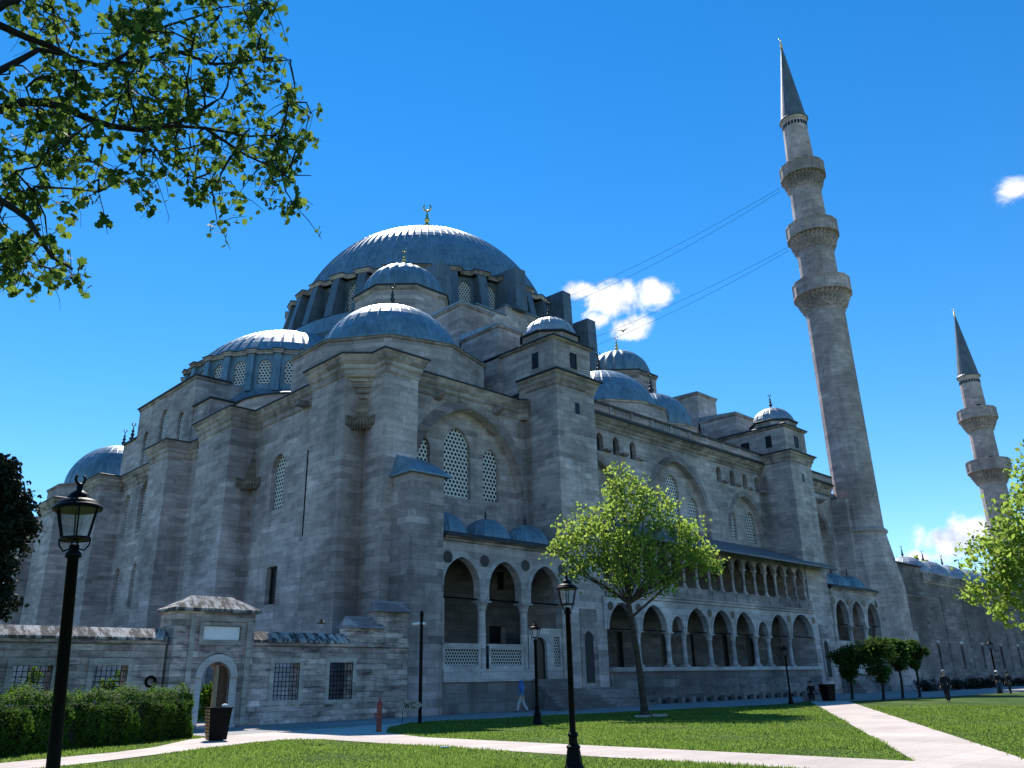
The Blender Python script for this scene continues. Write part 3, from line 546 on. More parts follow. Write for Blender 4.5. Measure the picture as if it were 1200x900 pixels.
# balustrade above the middle bay and beyond the second tower
def balustrade(u0, u1, v, z0, z1):
    MB().sweep([(u0, v), (u1, v)], [(0,z0-1.1),(.1,z0-1.05),(.1,z0-.85),(.26,z0-.7),(.26,z0-.55),(.46,z0-.4),(.46,z0-.3),(.6,z0-.15),(.6,z0-.1)]).build('cornice', M['stone_warm'], mosque)
    MB().sweep([(u0, v), (u1, v)], [(.6,z0-.1),(.74,z0-.1),(.74,z0+.05),(0,z0+.1)]).build('roof_edge', M['lead_dark'], mosque)
    mb = MB(); vv = v-.5; n = int((u1-u0)/.36)
    rl = MB(); rl.box(u0, u1, vv-.1, vv+.14, z0+.05, z0+.22); rl.box(u0, u1, vv-.12, vv+.16, z1-.2, z1); rl.build('rail', M['hole2'], mosque)
    for k in range(n+1):
        u = u0 + (u1-u0)*k/n
        if k % 8 == 0: mb.box(u-.14, u+.14, vv-.1, vv+.14, z0+.2, z1-.19)
        else: mb.lathe((u, vv+.02), [(.07,z0+.2),(.12,z0+.4),(.07,z0+.65),(.12,z1-.4),(.07,z1-.18)], 6)
    mb.build('balustrade', M['marble'], mosque)
balustrade(46.4, mx(46.4), WV, 22.5, 23.6)
balustrade(mx(42.2)+.2, mx(30.7), WV, 22.5, 23.6)

# --- flat lead roofs --------------------------------------------------------
mb = MB(); mb.box(WU+.02, 95, WV+.05, 116.2, 21.2, 21.8); mb.build('roof', M['lead'], mosque)
# upper block carrying the main dome
C0, C1, V0, V1 = UC-17.3, UC+17.3, 61.6, 96.6
mb = MB(); mb.box(C0+1.5, C1-1.5, V0, V1, 22, 38.4)
prof = [(-15.5,22),(-15.5,37.2),(-12.2,37.2),(-12.2,38.8),(-8.0,38.8),(-8.0,40.2),(-3.6,40.2),(-3.6,41.5),(3.6,41.5),(3.6,40.2),(8.0,40.2),(8.0,38.8),(12.2,38.8),(12.2,37.2),(15.5,37.2),(15.5,22)]
poly = [(UC+a, z) for a, z in prof]
mb.panel((0,60.0,0),(1,0,0),MINUS_V, poly[::-1], (), 1.8, back=True)
mb.build('tympanum_wall', M['stone'], mosque)
mb = MB()
for a, b, z in ((-15.5,-12.2,37.2),(-12.2,-8,38.8),(-8,-3.6,40.2),(-3.6,3.6,41.5),(3.6,8,40.2),(8,12.2,38.8),(12.2,15.5,37.2)):
    mb.box(UC+a-.1, UC+b+.1, 59.85, 62.4, z, z+.16)
mb.box(C0+1.4, C1-1.4, V0+.1, V1+.1, 38.4, 38.6)
mb.build('roof', M['lead'], mosque)

# --- main drum and dome -----------------------------------------------------
DR = 16.6; NW = 32
c = (UC, VC)
P_ = lambda r, a: (c[0]+r*cos(a), c[1]+r*sin(a))
mb = MB(); mb.lathe(c, [(15.6,35.5),(18.6,37.4),(19.3,38.4),(18.9,40.3),(DR+.2,41.1)], 64); mb.build('drum_skirt', M['lead'], mosque)
drum = MB().lathe(c, [(DR-.5,38.5),(DR-.5,46.0)], 64).build('drum', M['lead'], mosque)
aface = lambda a: cos(a-atan2(-VC, -UC)) > -.45
off = radians(5.6)
for k in range(NW):
    am = off + (k+.5)*2*pi/NW; half = pi/NW
    if not aface(am): continue
    p0 = Vector((*P_(DR/cos(half), am-half), 0)); p1 = Vector((*P_(DR/cos(half), am+half), 0)); L_ = (p1-p0).length; ex = (p1-p0)/L_; n = Vector((cos(am), sin(am), 0))
    w = MB(); w.panel(p0, ex, n, rect(0, L_, 40.9, 45.6), [arch(L_/2, 1.55, 41.6, 44.2, 45.1, 8)], .35); w.build('drum_wall', M['lead_drum'], drum)
    window(mosque, p0, ex, n, L_/2, 1.55, 41.6, 44.2, 45.1, .2, name='drum_window')
for k in range(NW):
    a = off + k*2*pi/NW
    if not aface(a): continue
    t = Vector((-sin(a), cos(a), 0)); r = Vector((cos(a), sin(a), 0)); o = Vector((*c, 0)); hw = .52
    q_ = lambda rr, s, z: tuple(o + r*rr + t*s + Vector((0, 0, z)))
    mb = MB(); mb.hexa([q_(DR-.6,-hw,40.4),q_(18.9,-hw,40.4),q_(18.9,hw,40.4),q_(DR-.6,hw,40.4)],[q_(DR-.6,-hw,45.5),q_(17.75,-hw,45.5),q_(17.75,hw,45.5),q_(DR-.6,hw,45.5)])
    mb.build('drum_buttress', M['lead_drum'], drum)
cpath = []
for k in range(NW):
    a = off + k*2*pi/NW; da = .048
    cpath += [P_(17.1, a-da-.012), P_(17.75, a-da), P_(17.75, a+da), P_(17.1, a+da+.012)]
MB().sweep(cpath, [(0,45.55),(.08,45.6),(.08,45.75),(.18,45.9),(.18,46.02),(-.9,46.25)], closed=True).build('drum_cornice', M['stone_warm'], drum)
MB().sweep(cpath, [(.14,46.02),(.26,46.02),(.26,46.09),(-1.0,46.35)], closed=True).build('roof_edge', M['lead_dark'], drum)
dm = dome(mosque, c, 16.3, 46.3, 12.65, 96, seg=22, rib_h=.10)
finial(dm, c, 58.8, 6.5, 'gold')

# heavy lead-clad buttress blocks that rise in front of the drum
for u0, u1, v0, v1, zt, zb in ((59.3,60.9,59.4,63.6,46.8,41.3),(68.0,69.4,60.0,66.0,46.9,40),(72.4,73.9,60.0,68.5,44.5,37.3),(48.5,50.1,60.0,68.0,43.8,37.2)):
    mb = MB(); mb.hexa([(u0-.1,v0-.15,zb),(u1+.1,v0-.15,zb),(u1+.1,v1,zb),(u0-.1,v1,zb)],[(u0,v0,zt-.25),(u1,v0,zt-.25),(u1,v1,zt),(u0,v1,zt)])
    mb.box(u0-.08,u1+.08,v0-.08,v0+.5,zt-2.2,zt-2.1); mb.build('lead_clad_buttress', M['lead_drum'], mosque)

# --- weight turrets over the main piers ------------------------------------
for u in (UC-17.25, UC+17.1):
    for v in (60.7, 97.5):
        o8 = [(u+4.75*cos(pi/8+k*pi/4), v+4.75*sin(pi/8+k*pi/4)) for k in range(8)]
        tt = MB().prism(o8, 22, 37.3).build('turret', M['stone'], mosque); MB().prism(o8, 37.4, 37.52, bottom=False).build('roof', M['lead'], tt)
        MB().sweep(o8, [(0,36.9),(.2,37.1),(.2,37.35)], closed=True).build('cornice', M['stone_warm'], tt)
        MB().sweep(o8, [(.16,37.35),(.32,37.35),(.32,37.5),(-.4,37.6)], closed=True).build('roof_edge', M['lead_dark'], tt)
        d = dome(tt, (u, v), 3.8, 37.4, 4.2, 20, fluted=True, seg=12); finial(d, (u, v), 41.5, 2.4, 'gold')

# --- domes over the side aisles ------------------------------------------------
def aisle_dome(u, v, R, zr, zc, nsides=12, ribs=32, fin=2.6, Rd=None):
    Rd = Rd or R*.78
    o = [(u+R*cos((k+.5)*2*pi/nsides), v+R*sin((k+.5)*2*pi/nsides)) for k in range(nsides)]
    dr = MB().prism(o, 22, zr-.15).build('drum', M['stone'], mosque)
    MB().sweep(o, [(0,zr-.35),(.12,zr-.28),(.12,zr-.12)], closed=True).build('cornice', M['stone_warm'], dr)
    MB().sweep(o, [(.1,zr-.12),(.2,zr-.12),(.2,zr-.06),(-.05,zr-.02)], closed=True).build('roof_edge', M['lead'], dr)
    MB().prism(o, zr-.14, zr, bottom=False).build('roof', M['lead'], dr)
    d = dome(dr, (u, v), Rd, zr-.3, zc-zr+.3, ribs, seg=14, rib_h=.05); finial(d, (u, v), zc-.1, fin)
    return dr
aisle_dome(35.6, 50, 7.6, 25.0, 30.3, 10, 34, Rd=5.8)
aisle_dome(UC, 50, 6.6, 26.4, 31.3, 12, 34, Rd=5.7)
aisle_dome(70.6, 50, 4.7, 26.5, 31.0, 12, 24, 2.8, Rd=3.9); aisle_dome(mx(70.6), 50, 4.7, 26.0, 29.7, 12, 24, Rd=3.9)
aisle_dome(35.6, 108.4, 7.6, 25.0, 31.3, 10, 34, Rd=6.0); aisle_dome(mx(35.7), 50, 7.4, 24.6, 29, 10, 36)

# --- qibla half dome, its windowed drum and exedra --------------------------
sc_ = (43.6, 79.1); SR = 11.5
ds = MB().lathe(sc_, [(SR-.35,26),(SR-.35,33.2)], 48).build('drum', M['lead'], mosque)
NS = 28
for k in range(NS):
    am = (k+.5)*2*pi/NS; half = pi/NS
    if cos(am) > .25: continue
    pp = lambda r, a: Vector((sc_[0]+r*cos(a), sc_[1]+r*sin(a), 0))
    p0 = pp(SR/cos(half), am-half); p1 = pp(SR/cos(half), am+half); L_ = (p1-p0).length; ex = (p1-p0)/L_; n = Vector((cos(am), sin(am), 0))
    w = MB(); w.panel(p0, ex, n, rect(0, L_, 29.0, 32.9), [arch(L_/2, 1.3, 29.7, 31.6, 32.3, 8)], .3); w.build('drum_wall', M['lead'], ds)
    window(mosque, p0, ex, n, L_/2, 1.3, 29.7, 31.6, 32.3, .15, name='drum_window')
    a = am - half; t = Vector((-sin(a), cos(a), 0)); r = Vector((cos(a), sin(a), 0)); o = Vector((*sc_, 0)); hw = .33
    q_ = lambda rr, s, z: tuple(o + r*rr + t*s + Vector((0, 0, z)))
    MB().hexa([q_(SR-.3,-hw,28.8),q_(SR+.75,-hw,28.8),q_(SR+.75,hw,28.8),q_(SR-.3,hw,28.8)],[q_(SR-.3,-hw,32.8),q_(SR+.4,-hw,32.8),q_(SR+.4,hw,32.8),q_(SR-.3,hw,32.8)]).build('drum_buttress', M['lead'], ds)
cp = [(sc_[0]+r_*cos(k*2*pi/NS+d_), sc_[1]+r_*sin(k*2*pi/NS+d_)) for k in range(NS) for r_, d_ in ((SR+.15,-.045),(SR+.5,-.035),(SR+.5,.035),(SR+.15,.045))]
MB().sweep(cp, [(0,32.8),(.06,32.85),(.06,33.0),(.15,33.1),(.15,33.2),(-.6,33.4)], closed=True).build('drum_cornice', M['stone_warm'], ds)
MB().sweep(cp, [(.12,33.2),(.22,33.2),(.22,33.27),(-.8,33.5)], closed=True).build('roof_edge', M['lead_dark'], ds)
MB().lathe(sc_, [(SR,33.3),(10.0,33.75)], 48).build('roof', M['lead'], mosque)
dome(mosque, (42.6, 79.1), 10.3, 33.3, 5.8, 52, seg=12, name='half_dome', rib_h=.09)
MB().lathe(sc_, [(13.9,24.5),(12.9,27.6),(SR+.1,29.2)], 56).build('roof_skirt', M['lead'], mosque)
for vv in (66.5, 2*VC-66.5):
    e = MB().lathe((37.5, vv), [(6.3,22),(6.3,25.7)], 40).build('exedra_wall', M['stone'], mosque)
    MB().lathe((37.5, vv), [(6.3,25.7),(6.5,25.7),(6.5,25.85),(6.1,25.95)], 40).build('roof_edge', M['lead_dark'], e)
    dome(e, (37.5, vv), 6.1, 25.9, 1.5, 28, seg=7, name='half_dome')
# raised centre of the qibla wall
RU = 29.4
mb = MB(); mb.panel((RU,0,0),(0,1,0),MINUS_U, rect(72.3,85.9,22,29.4), [arch(74.9,1.3,22.7,25.6,26.5,8),arch(79.1,1.7,22.9,26.6,27.8,8),arch(83.3,1.3,22.7,25.6,26.5,8)], .3)
mb.box(RU+.35, RU+3.2, 72.3, 85.9, 22, 29.4); mb.panel((0,72.3,0),(1,0,0),MINUS_V,rect(RU,RU+.35,22,29.4)); mb.panel((0,85.9,0),(1,0,0),(0,1,0),rect(RU,RU+.35,22,29.4)); mb.box(RU+3.2, 35.5, 72.32, 85.88, 22, 29.3)
mb.build('raised_wall', M['stone'], mosque)
for s, w, a, b, cc in ((74.9,1.3,22.7,25.6,26.5),(79.1,1.7,22.9,26.6,27.8),(83.3,1.3,22.7,25.6,26.5)): window(mosque, (RU,0,0),(0,1,0),MINUS_U,s,w,a,b,cc,.25)
mb = MB(); mb.sweep([(RU+3.2,85.9),(RU,85.9),(RU,72.3),(RU+3.2,72.3)], [(0,29.1),(.12,29.2),(.12,29.4)]); mb.build('cornice', M['stone_warm'], mosque)
mb = MB(); mb.box(RU-.25, RU+3.4, 72.05, 86.15, 29.4, 29.55); mb.build('roof_edge', M['lead_dark'], mosque)
for a, b in ((68.9,72.3),(85.9,89.6)):
    MB().box(RU+.1, RU+3, a, b, 22, 26.3).build('buttress', M['stone'], mosque)
    mb = MB(); mb.box(RU-.1, RU+3.2, a-.2, b+.1, 26.3, 26.45); mb.build('roof_edge', M['lead_dark'], mosque)
finial(mosque, (RU+.6, 89.0), 26.4, 2.6)
mb = MB(); mb.hexa([(29.5,62.5,22.4),(37,62.5,22.4),(37,73,22.4),(29.5,73,22.4)],[(31.4,64.5,24.4),(37,62.5,24.4),(37,72.5,28.6),(33.0,72.3,28.0)]); mb.build('roof', M['lead'], mosque)
M['lead_spire'] = lead('weathered_spire_lead', (.13,.15,.17), metal=.25, rough=.55)
M['gallery_shade'] = stone('shade_toned_gallery_stone', (.15,.13,.12), (.105,.09,.085), bw=1.05, rh=.40, mortar=.009, bump=.2)  # darker ashlar copy with the gallery interior's shade put into its colour
# --- end porticoes: three bays each -------------------------------------------
def arcade_band(u_edges, zs, z_top, apex, v, thick, parent, m):
    """wall above a row of pointed arches, open below"""
    ol = [(u_edges[0][0]-.45, zs)]
    for (a, b), za in zip(u_edges, apex):
        ol += [(a, zs)] + arch((a+b)/2, b-a, 0, zs, za, 10, False)[::-1] + [(b, zs)]
    ol += [(u_edges[-1][1]+.45, zs), (u_edges[-1][1]+.45, z_top), (u_edges[0][0]-.45, z_top)]
    mb = MB(); mb.panel((0, v, 0), (1, 0, 0), MINUS_V, ol, (), thick, back=True)
    mb.panel((0, v+thick, 0), (1, 0, 0), (0, 1, 0), ol)
    return mb.build('arcade', M[m], parent)
def column(u, v, z0, z1, r, parent, m='marble'):
    mb = MB(); h = z1-z0
    mb.box(u-r*1.45,u+r*1.45,v-r*1.45,v+r*1.45,z0,z0+.14)
    mb.lathe((u, v), [(r*1.35,z0+.14),(r*1.3,z0+.24),(r*1.05,z0+.32),(r,z0+.4),(r*.9,z1-.62),(r*1.0,z1-.56)], 14, capt=True)
    o = mb.build('column', M[m], parent, smooth=False)
    cp = MB(); cp.lathe((u, v), [(r*.95,z1-.56),(r*1.1,z1-.5),(r*1.2,z1-.3),(r*1.6,z1-.12),(r*1.75,z1-.08)], 8, capt=True)
    cp.box(u-r*1.7,u+r*1.7,v-r*1.7,v+r*1.7,z1-.1,z1); cp.build('capital', M[m], o)
    return o
def disc(u, v, z, r, parent):
    MB().lathe((0,0), [(r,0),(r,.05)], 20)
    mb = MB(); pts = [(u+r*cos(a), v-.03, z+r*sin(a)) for a in np.linspace(0, 2*pi, 21)[:-1]]
    mb.add(pts, [tuple(range(20))]); mb.build('roundel', M['void'], parent)

def end_portico(mir):
    T = (lambda u: 2*UC-u) if mir else (lambda u: u)
    S = lambda a, b: (min(T(a), T(b)), max(T(a), T(b)))
    P = mosque
    a, b = S(31.4, 42.2)
    mb = MB(); mb.box(a, b, 38.05, WV, 0, 1.8); mb.build('platform', M['base_stone'], P)
    a, b = S(31.4, 38.5)
    mb = MB(); mb.box(a, b, 37.95, 38.3, 1.8, 2.42); mb.box(a, b, 37.9, 38.32, 1.72, 1.8); mb.build('plinth', M['marble'], P)
    bays = [S(31.45, 34.35), S(35.1, 37.9), S(38.75, 41.6)]
    bays.sort()
    band = arcade_band(bays, 6.35, 9.85, [8.85]*3, 38.1, .6, P, 'stone')
    for s in bays: ring(band, (0,38.1,0),(1,0,0),MINUS_V,(s[0]+s[1])/2, s[1]-s[0], 6.35, 8.85, .3, 'marble', .03)
    for u in (34.72, 38.32): column(T(u), 38.4, 1.8, 6.35, .26, P)
    for u in (31.25, 41.95):
        mb = MB(); a, b = S(u-.28, u+.28); mb.box(a, b, 38.1, 38.7, 1.8, 6.35); mb.build('pilaster', M['stone'], P)
    for u in (31.75, 34.72, 38.3, 41.8): disc(T(u), 38.08, 8.75, .36, P)
    MB().tube([(T(31.4), 38.4, 6.45), (T(41.7), 38.4, 6.45)], .05, 6).build('tie_rod', M['iron'], P)
    for u in (34.72, 38.32): MB().tube([(T(u), 38.4, 6.45), (T(u), WV, 6.9)], .045, 6).build('tie_rod', M['iron'], P)
    # marble lattice parapets
    for s0, s1 in (S(31.45, 34.4), S(35.05, 38.0)):
        fr = MB(); fr.panel((0,38.12,0),(1,0,0),MINUS_V,rect(s0,s1,2.42,3.75),[rect(s0+.18,s1-.18,2.62,3.52)],.22); fr.box(s0,s1,38.1,38.36,3.75,3.85)
        f = fr.build('parapet', M['marble'], P)
        o = rect(s0+.18,s1-.18,2.62,3.52); g = MB(); g.panel((0,38.22,0),(1,0,0),MINUS_V,o); g.uv = list(o); g.build('lattice', M['lattice_fine'], f)
    # screen with the little door
    s0, s1 = S(38.55, 41.75); d0, d1 = S(39.05, 40.2); g0, g1 = S(40.85, 41.45)
    dh = arch((d0+d1)/2, d1-d0, 1.8, 3.75, 4.25, 6)
    fr = MB(); fr.panel((0,38.2,0),(1,0,0),MINUS_V,rect(s0,s1,1.8,4.75),[dh, rect(g0,g1,2.5,4.4)],.25); fr.box(s0,s1,38.15,38.45,4.75,4.88)
    f = fr.build('door_screen', M['marble'], P)
    g = MB(); g.panel((0,38.4,0),(1,0,0),MINUS_V,dh); g.build('door', M['void'], f)
    o = rect(g0,g1,2.5,4.4); g = MB(); g.panel((0,38.3,0),(1,0,0),MINUS_V,o); g.uv = list(o); g.build('lattice', M['lattice_fine'], f)
    # eaves and roof with three little domes
    a, b = S(31.4, 42.2)
    MB().sweep([(a,38.1),(b,38.1)], [(0,9.7),(.12,9.78),(.12,9.88),(.3,9.95),(.3,10.0)]).build('cornice', M['stone_warm'], P)
    mb = MB(); mb.sweep([(a,38.1),(b,38.1)], [(.2,10.0),(.45,9.98),(.45,10.12),(0,10.3),(-.6,10.4)])
    mb.box(a,b,38.2,WV,10.15,10.35); mb.build('roof', M['lead_dark'], P)
    for u in (33.0, 36.75, 40.5): 
        d = dome(P, (T(u), 40.2), 1.62, 10.35, 1.55, 16, seg=7, rib_h=.04); finial(d, (T(u), 40.2), 11.85, .9)
    # niche wall beside the tower
    s0, s1 = S(43.55, 45.3); n0, n1 = S(43.95, 44.85)
    fr = MB(); fr.panel((0,38.19,0),(1,0,0),MINUS_V,rect(s0,s1,1.2,6.3),[rect(s0+.14,s1-.14,1.3,6.15)],.05); fr.panel((0,38.215,0),(1,0,0),MINUS_V,rect(s0+.14,s1-.14,1.3,6.15),[arch((n0+n1)/2,n1-n0,1.5,3.6,4.85,8)],.03)
    f = fr.build('niche_frame', M['stone_dark'], P)
    g = MB(); g.panel((0,38.238,0),(1,0,0),MINUS_V,arch((n0+n1)/2,n1-n0,1.5,3.6,4.85,8)); g.build('niche', M['hole'], f)
end_portico(False); end_portico(True)
# steps up to the little door and the broader flight beside it
mb = MB()
for k in range(9): mb.box(38.6, 41.55, 38.05-.27*(9-k), 38.05, .0 if k == 0 else k*.2-.01, (k+1)*.2)
mb.build('steps', M['base_stone'], mosque)
mb = MB()
for k in range(6): mb.box(41.56, 48.9-.45*k, 38.2-.32*(6-k), 38.24, .0 if k == 0 else k*.2-.01, (k+1)*.2)
mb.build('steps', M['base_stone'], mosque)
mb = MB()
for k in range(6): mb.box(mx(41.5), mx(38.6), 38.05-.3*(6-k), 38.05, .0 if k == 0 else k*.3-.01, (k+1)*.3)
mb.build('steps', M['base_stone'], mosque)

# added lining, its darker stone colour stands in for shade inside the galleries
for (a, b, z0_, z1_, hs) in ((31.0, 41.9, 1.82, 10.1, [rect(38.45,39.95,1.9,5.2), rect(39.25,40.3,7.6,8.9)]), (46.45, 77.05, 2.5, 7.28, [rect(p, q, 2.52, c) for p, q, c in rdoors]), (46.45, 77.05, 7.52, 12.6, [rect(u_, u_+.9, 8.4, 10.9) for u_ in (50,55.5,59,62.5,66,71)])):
    MB().panel((0,WV-.03,0),(1,0,0),MINUS_V,rect(a,b,z0_,z1_),hs).build('gallery_shade_lining', M['gallery_shade'], mosque)
mb = MB(); mb.box(mx(41.9), mx(31.0), WV-.06, WV-.03, 1.82, 10.1); mb.build('gallery_shade_lining', M['gallery_shade'], mosque)
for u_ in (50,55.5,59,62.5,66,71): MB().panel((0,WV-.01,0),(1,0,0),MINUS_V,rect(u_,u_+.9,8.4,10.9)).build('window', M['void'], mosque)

# --- long two-storey gallery of the middle bay -----------------------------------
GE = [(46.5,49.7),(50.3,53.4),(53.98,55.55),(55.95,59.05),(59.6,62.6),(63.05,66.1),(66.65,68.3),(68.75,72.0),(72.6,76.7)]
GA = [6.9,6.9,6.2,6.9,6.9,6.9,6.2,6.9,6.9]
GU0, GU1 = 46.4, mx(46.4)
mb = MB(); mb.box(GU0, GU1, 38.1, WV, 0, 2.2); mb.build('fountain_wall', M['base_stone'], mosque)
mb = MB(); mb.box(GU0, GU1, 37.9, WV, 2.2, 2.48); mb.build('ledge', M['marble'], mosque)
band = arcade_band(GE, 5.0, 7.25, GA, 38.12, .5, mosque, 'marble')
for (a, b), z in zip(GE, GA): ring(band, (0,38.12,0),(1,0,0),MINUS_V,(a+b)/2,b-a,5.0,z,.2,'marble',.03)
for k in range(8): column((GE[k][1]+GE[k+1][0])/2, 38.38, 2.48, 5.0, .2, mosque)
for u in (49.98, 59.32, 62.8, 72.3, 46.75, 76.95): disc(u, 38.1, 6.6, .3, mosque)
MB().tube([(GU0, 38.36, 5.06), (GU1, 38.36, 5.06)], .045, 6).build('tie_rod', M['iron'], mosque)
mb = MB(); mb.box(GU0, GU1, 38.2, WV, 7.3, 7.5); mb.build('floor_slab', M['stone_dark'], mosque)
MB().sweep([(GU0,38.12),(GU1,38.12)], [(0,7.2),(.1,7.25),(.1,7.4),(.22,7.5),(.22,7.6),(0,7.62)]).build('string_course', M['stone'], mosque)
mb = MB(); mb.box(GU0, GU1, 38.05, 38.3, 7.62, 8.3); mb.box(GU0, GU1, 38.0, 38.34, 8.3, 8.4)
gc = [GU0+.9+i*(GU1-GU0-1.6)/16 for i in range(17)]
for u in gc: mb.box(u-.09, u+.09, 37.99, 38.06, 7.66, 8.3)
mb.build('parapet', M['stone_dark'], mosque)  # darker stone puts the eave's shade into the parapet colour
for u in gc: column(u, 38.3, 8.4, 10.55, .13, mosque, 'stone')
ge = [(gc[i]+.16, gc[i+1]-.16) for i in range(16)]
arcade_band(ge, 10.55, 11.9, [11.35]*16, 38.15, .35, mosque, 'stone_dark')
# deep lead eave
mb = MB(); e0, e1 = GU0+.05, GU1+3.7
mb.hexa([(e0,36.7,11.45),(e1,36.7,11.45),(e1,WV,13.2),(e0,WV,13.2)],[(e0,36.7,11.62),(e1,36.7,11.62),(e1,WV,13.75),(e0,WV,13.75)])
mb.build('eave_roof', M['lead_spire'], mosque)
mb = MB()
n = 44
for k in range(n+1):
    u = e0+.2+(e1-e0-.4)*k/n; mb.hexa([(u-.04,36.75,11.38),(u+.04,36.75,11.38),(u+.04,38.3,11.9),(u-.04,38.3,11.9)],[(u-.04,36.75,11.46),(u+.04,36.75,11.46),(u+.04,38.3,11.99),(u-.04,38.3,11.99)])
mb.build('rafters', M['wood'], mosque)
# ablution taps and their row of stone seats
for k in range(20):
    u = 48.8 + k*1.42
    MB().box(u-.22,u+.22,38.07,38.1,.75,1.35).build('tap_panel', M['base_stone'], mosque)
    MB().tube([(u,38.08,.95),(u,37.93,.95),(u,37.9,.86)], .025, 6).build('tap', M['bronze'], mosque)
    MB().box(u-.2,u+.2,37.0,37.35,0,.42).build('seat', M['base_stone'], mosque)
mb = MB(); mb.box(48, 76.6, 37.5, 38.1, 0, .25); mb.build('trough', M['hole'], mosque)

# ------------------------------------------------------------------ minarets
def minaret(name, label, c, m, radii, balconies, z_cone, z_tip, ped, zring, group=None):
    """radii: shaft radius at z; balconies: (z_floor, z_top, R)"""
    root = thing(name, label, 'minaret', (c[0], c[1], 0), group)
    def r_at(z):
        for (za, ra), (zb, rb) in zip(radii, radii[1:]):
            if za <= z <= zb: return ra + (rb-ra)*(z-za)/(zb-za)
        return radii[-1][1]
    nf = 16
    pb = MB(); o8 = lambda r: [(c[0]+r*cos(pi/8+k*pi/4), c[1]+r*sin(pi/8+k*pi/4)) for k in range(8)]
    pb.prism(o8(ped), 0, zring-6.5, top=False)
    lo = o8(ped); hi = [(c[0]+r_at(zring)*1.04*cos(pi/16+k*pi/8), c[1]+r_at(zring)*1.04*sin(pi/16+k*pi/8)) for k in range(16)]
    vs = [(p[0],p[1],zring-6.5) for p in lo]+[(p[0],p[1],zring-.4) for p in hi]; fs = []
    for k in range(8):
        k2 = (k+1) % 8; a = 8+(2*k) % 16; b_ = 8+(2*k+1) % 16; c_ = 8+(2*k+2) % 16
        fs += [(k, b_, a), (k, k2, b_), (k2, c_, b_)]
    pb.add(vs, fs); pb.build('pedestal', M[m], root)
    MB().lathe(c, [(r_at(zring),zring-.5),(r_at(zring)*1.12,zring-.3),(r_at(zring)*1.12,zring-.05),(r_at(zring),zring+.2)], 32).build('ring_moulding', M[m], root)
    zs = [zring-.4] + [b[0] for b in balconies] + [z_cone]
    for za, zb in zip(zs, zs[1:]):
        hi_ = lambda z: z
        MB().lathe(c, [(r_at(za+1.5), za), (r_at(zb-.1)*1.0, zb)], nf, rot=pi/16).build('shaft', M[m], root)
    for zf, zt, R in balconies:
        r0 = r_at(zf-2.0); bm = MB(); nn = 64; T_ = 6; zc0 = zf-2.35; dz = (zf-.15-zc0)/T_
        for t in range(T_):     # tiers of stalactite corbels
            ra = r0+.08+(R-.15-r0)*((t+1)/T_)**.8; rin = r0+.0+(R-.3-r0)*(t/T_)**.8*.9
            z = zc0 + t*dz
            vs = []; fs = []
            n2 = 16*(2 if t > 1 else 1)*2
            fl = lambda a, zz, t=t, n2=n2, rin=rin, ra=ra: 1.0
            ring_lo = []; ring_hi = []
            for k in range(n2):
                a = 2*pi*k/n2 + (pi/n2 if t % 2 else 0)
                out = (k % 2 == 0)
                rl = rin-.12 if not out else rin+.05
                ring_lo.append((c[0]+rl*cos(a), c[1]+rl*sin(a), z))
                rr = ra+.06 if out else rin-.10
                ring_hi.append((c[0]+rr*cos(a), c[1]+rr*sin(a), z+dz*.98))
            bm.add(ring_lo+ring_hi, [(k, (k+1) % n2, n2+(k+1) % n2, n2+k) for k in range(n2)] + [tuple(n2+k for k in range(n2))])
        bm.lathe(c, [(r0*.95, zc0), (r0*.95, zf)], 24)
        bal = bm.build('balcony', M[m], root)
        pr = MB(); pr.lathe(c, [(R-.5,zf-.15),(R+.12,zf-.15),(R+.12,zf+.08),(R,zf+.1),(R,zt-.16),(R+.07,zt-.15),(R+.07,zt),(R-.16,zt),(R-.16,zf+.08),(r0*.8,zf+.08)], nf, rot=pi/16)
        for k in range(nf):
            a = pi/16+k*2*pi/nf; pr.box(0,0,0,0,0,0); pr.v = pr.v[:-8]; pr.f = pr.f[:-6]
            pr.tube([(c[0]+(R+.01)*cos(a), c[1]+(R+.01)*sin(a), zf+.05), (c[0]+(R+.01)*cos(a), c[1]+(R+.01)*sin(a), zt+.02)], .1, 6)
        pr.build('parapet', M[m], bal)
        # doorway onto the balcony
        a = atan2(-c[1], -c[0]) + .35; r = r_at(zf+1)+.03
        t = Vector((-sin(a), cos(a), 0)); o = Vector((c[0]+r*cos(a), c[1]+r*sin(a), zf+.1)); hw = .33
        MB().add([0],[0]) if False else None
        dmb = MB(); dmb.hexa([tuple(o-t*hw), tuple(o+t*hw), tuple(o+t*hw-Vector((cos(a),sin(a),0))*.3), tuple(o-t*hw-Vector((cos(a),sin(a),0))*.3)],
                             [tuple(q+Vector((0,0,2.3))) for q in (o-t*hw, o+t*hw, o+t*hw-Vector((cos(a),sin(a),0))*.3, o-t*hw-Vector((cos(a),sin(a),0))*.3)])
        dmb.build('doorway', M['void'], bal)
    rt = r_at(z_cone)
    # frieze of little dark blue tiles under the cone
    fz = MB()
    for k in range(24):
        a = 2*pi*k/24; r = rt+.03
        if k % 1 == 0:
            t = Vector((-sin(a), cos(a), 0)); o = Vector((c[0]+r*cos(a)*.985, c[1]+r*sin(a)*.985, z_cone-1.35)); hw = .13; n_ = Vector((cos(a), sin(a), 0))
            fz.hexa([tuple(o-t*hw), tuple(o+t*hw), tuple(o+t*hw+n_*.07), tuple(o-t*hw+n_*.07)],[tuple(q+Vector((0,0,.55))) for q in (o-t*hw, o+t*hw, o+t*hw+n_*.07, o-t*hw+n_*.07)])
    fz.build('tile_frieze', M['void'], root)
    MB().lathe(c, [(rt,z_cone-.5),(rt+.2,z_cone-.25),(rt+.2,z_cone-.05)], 32).build('cornice', M[m], root)
    fh = (z_tip-z_cone)*.13
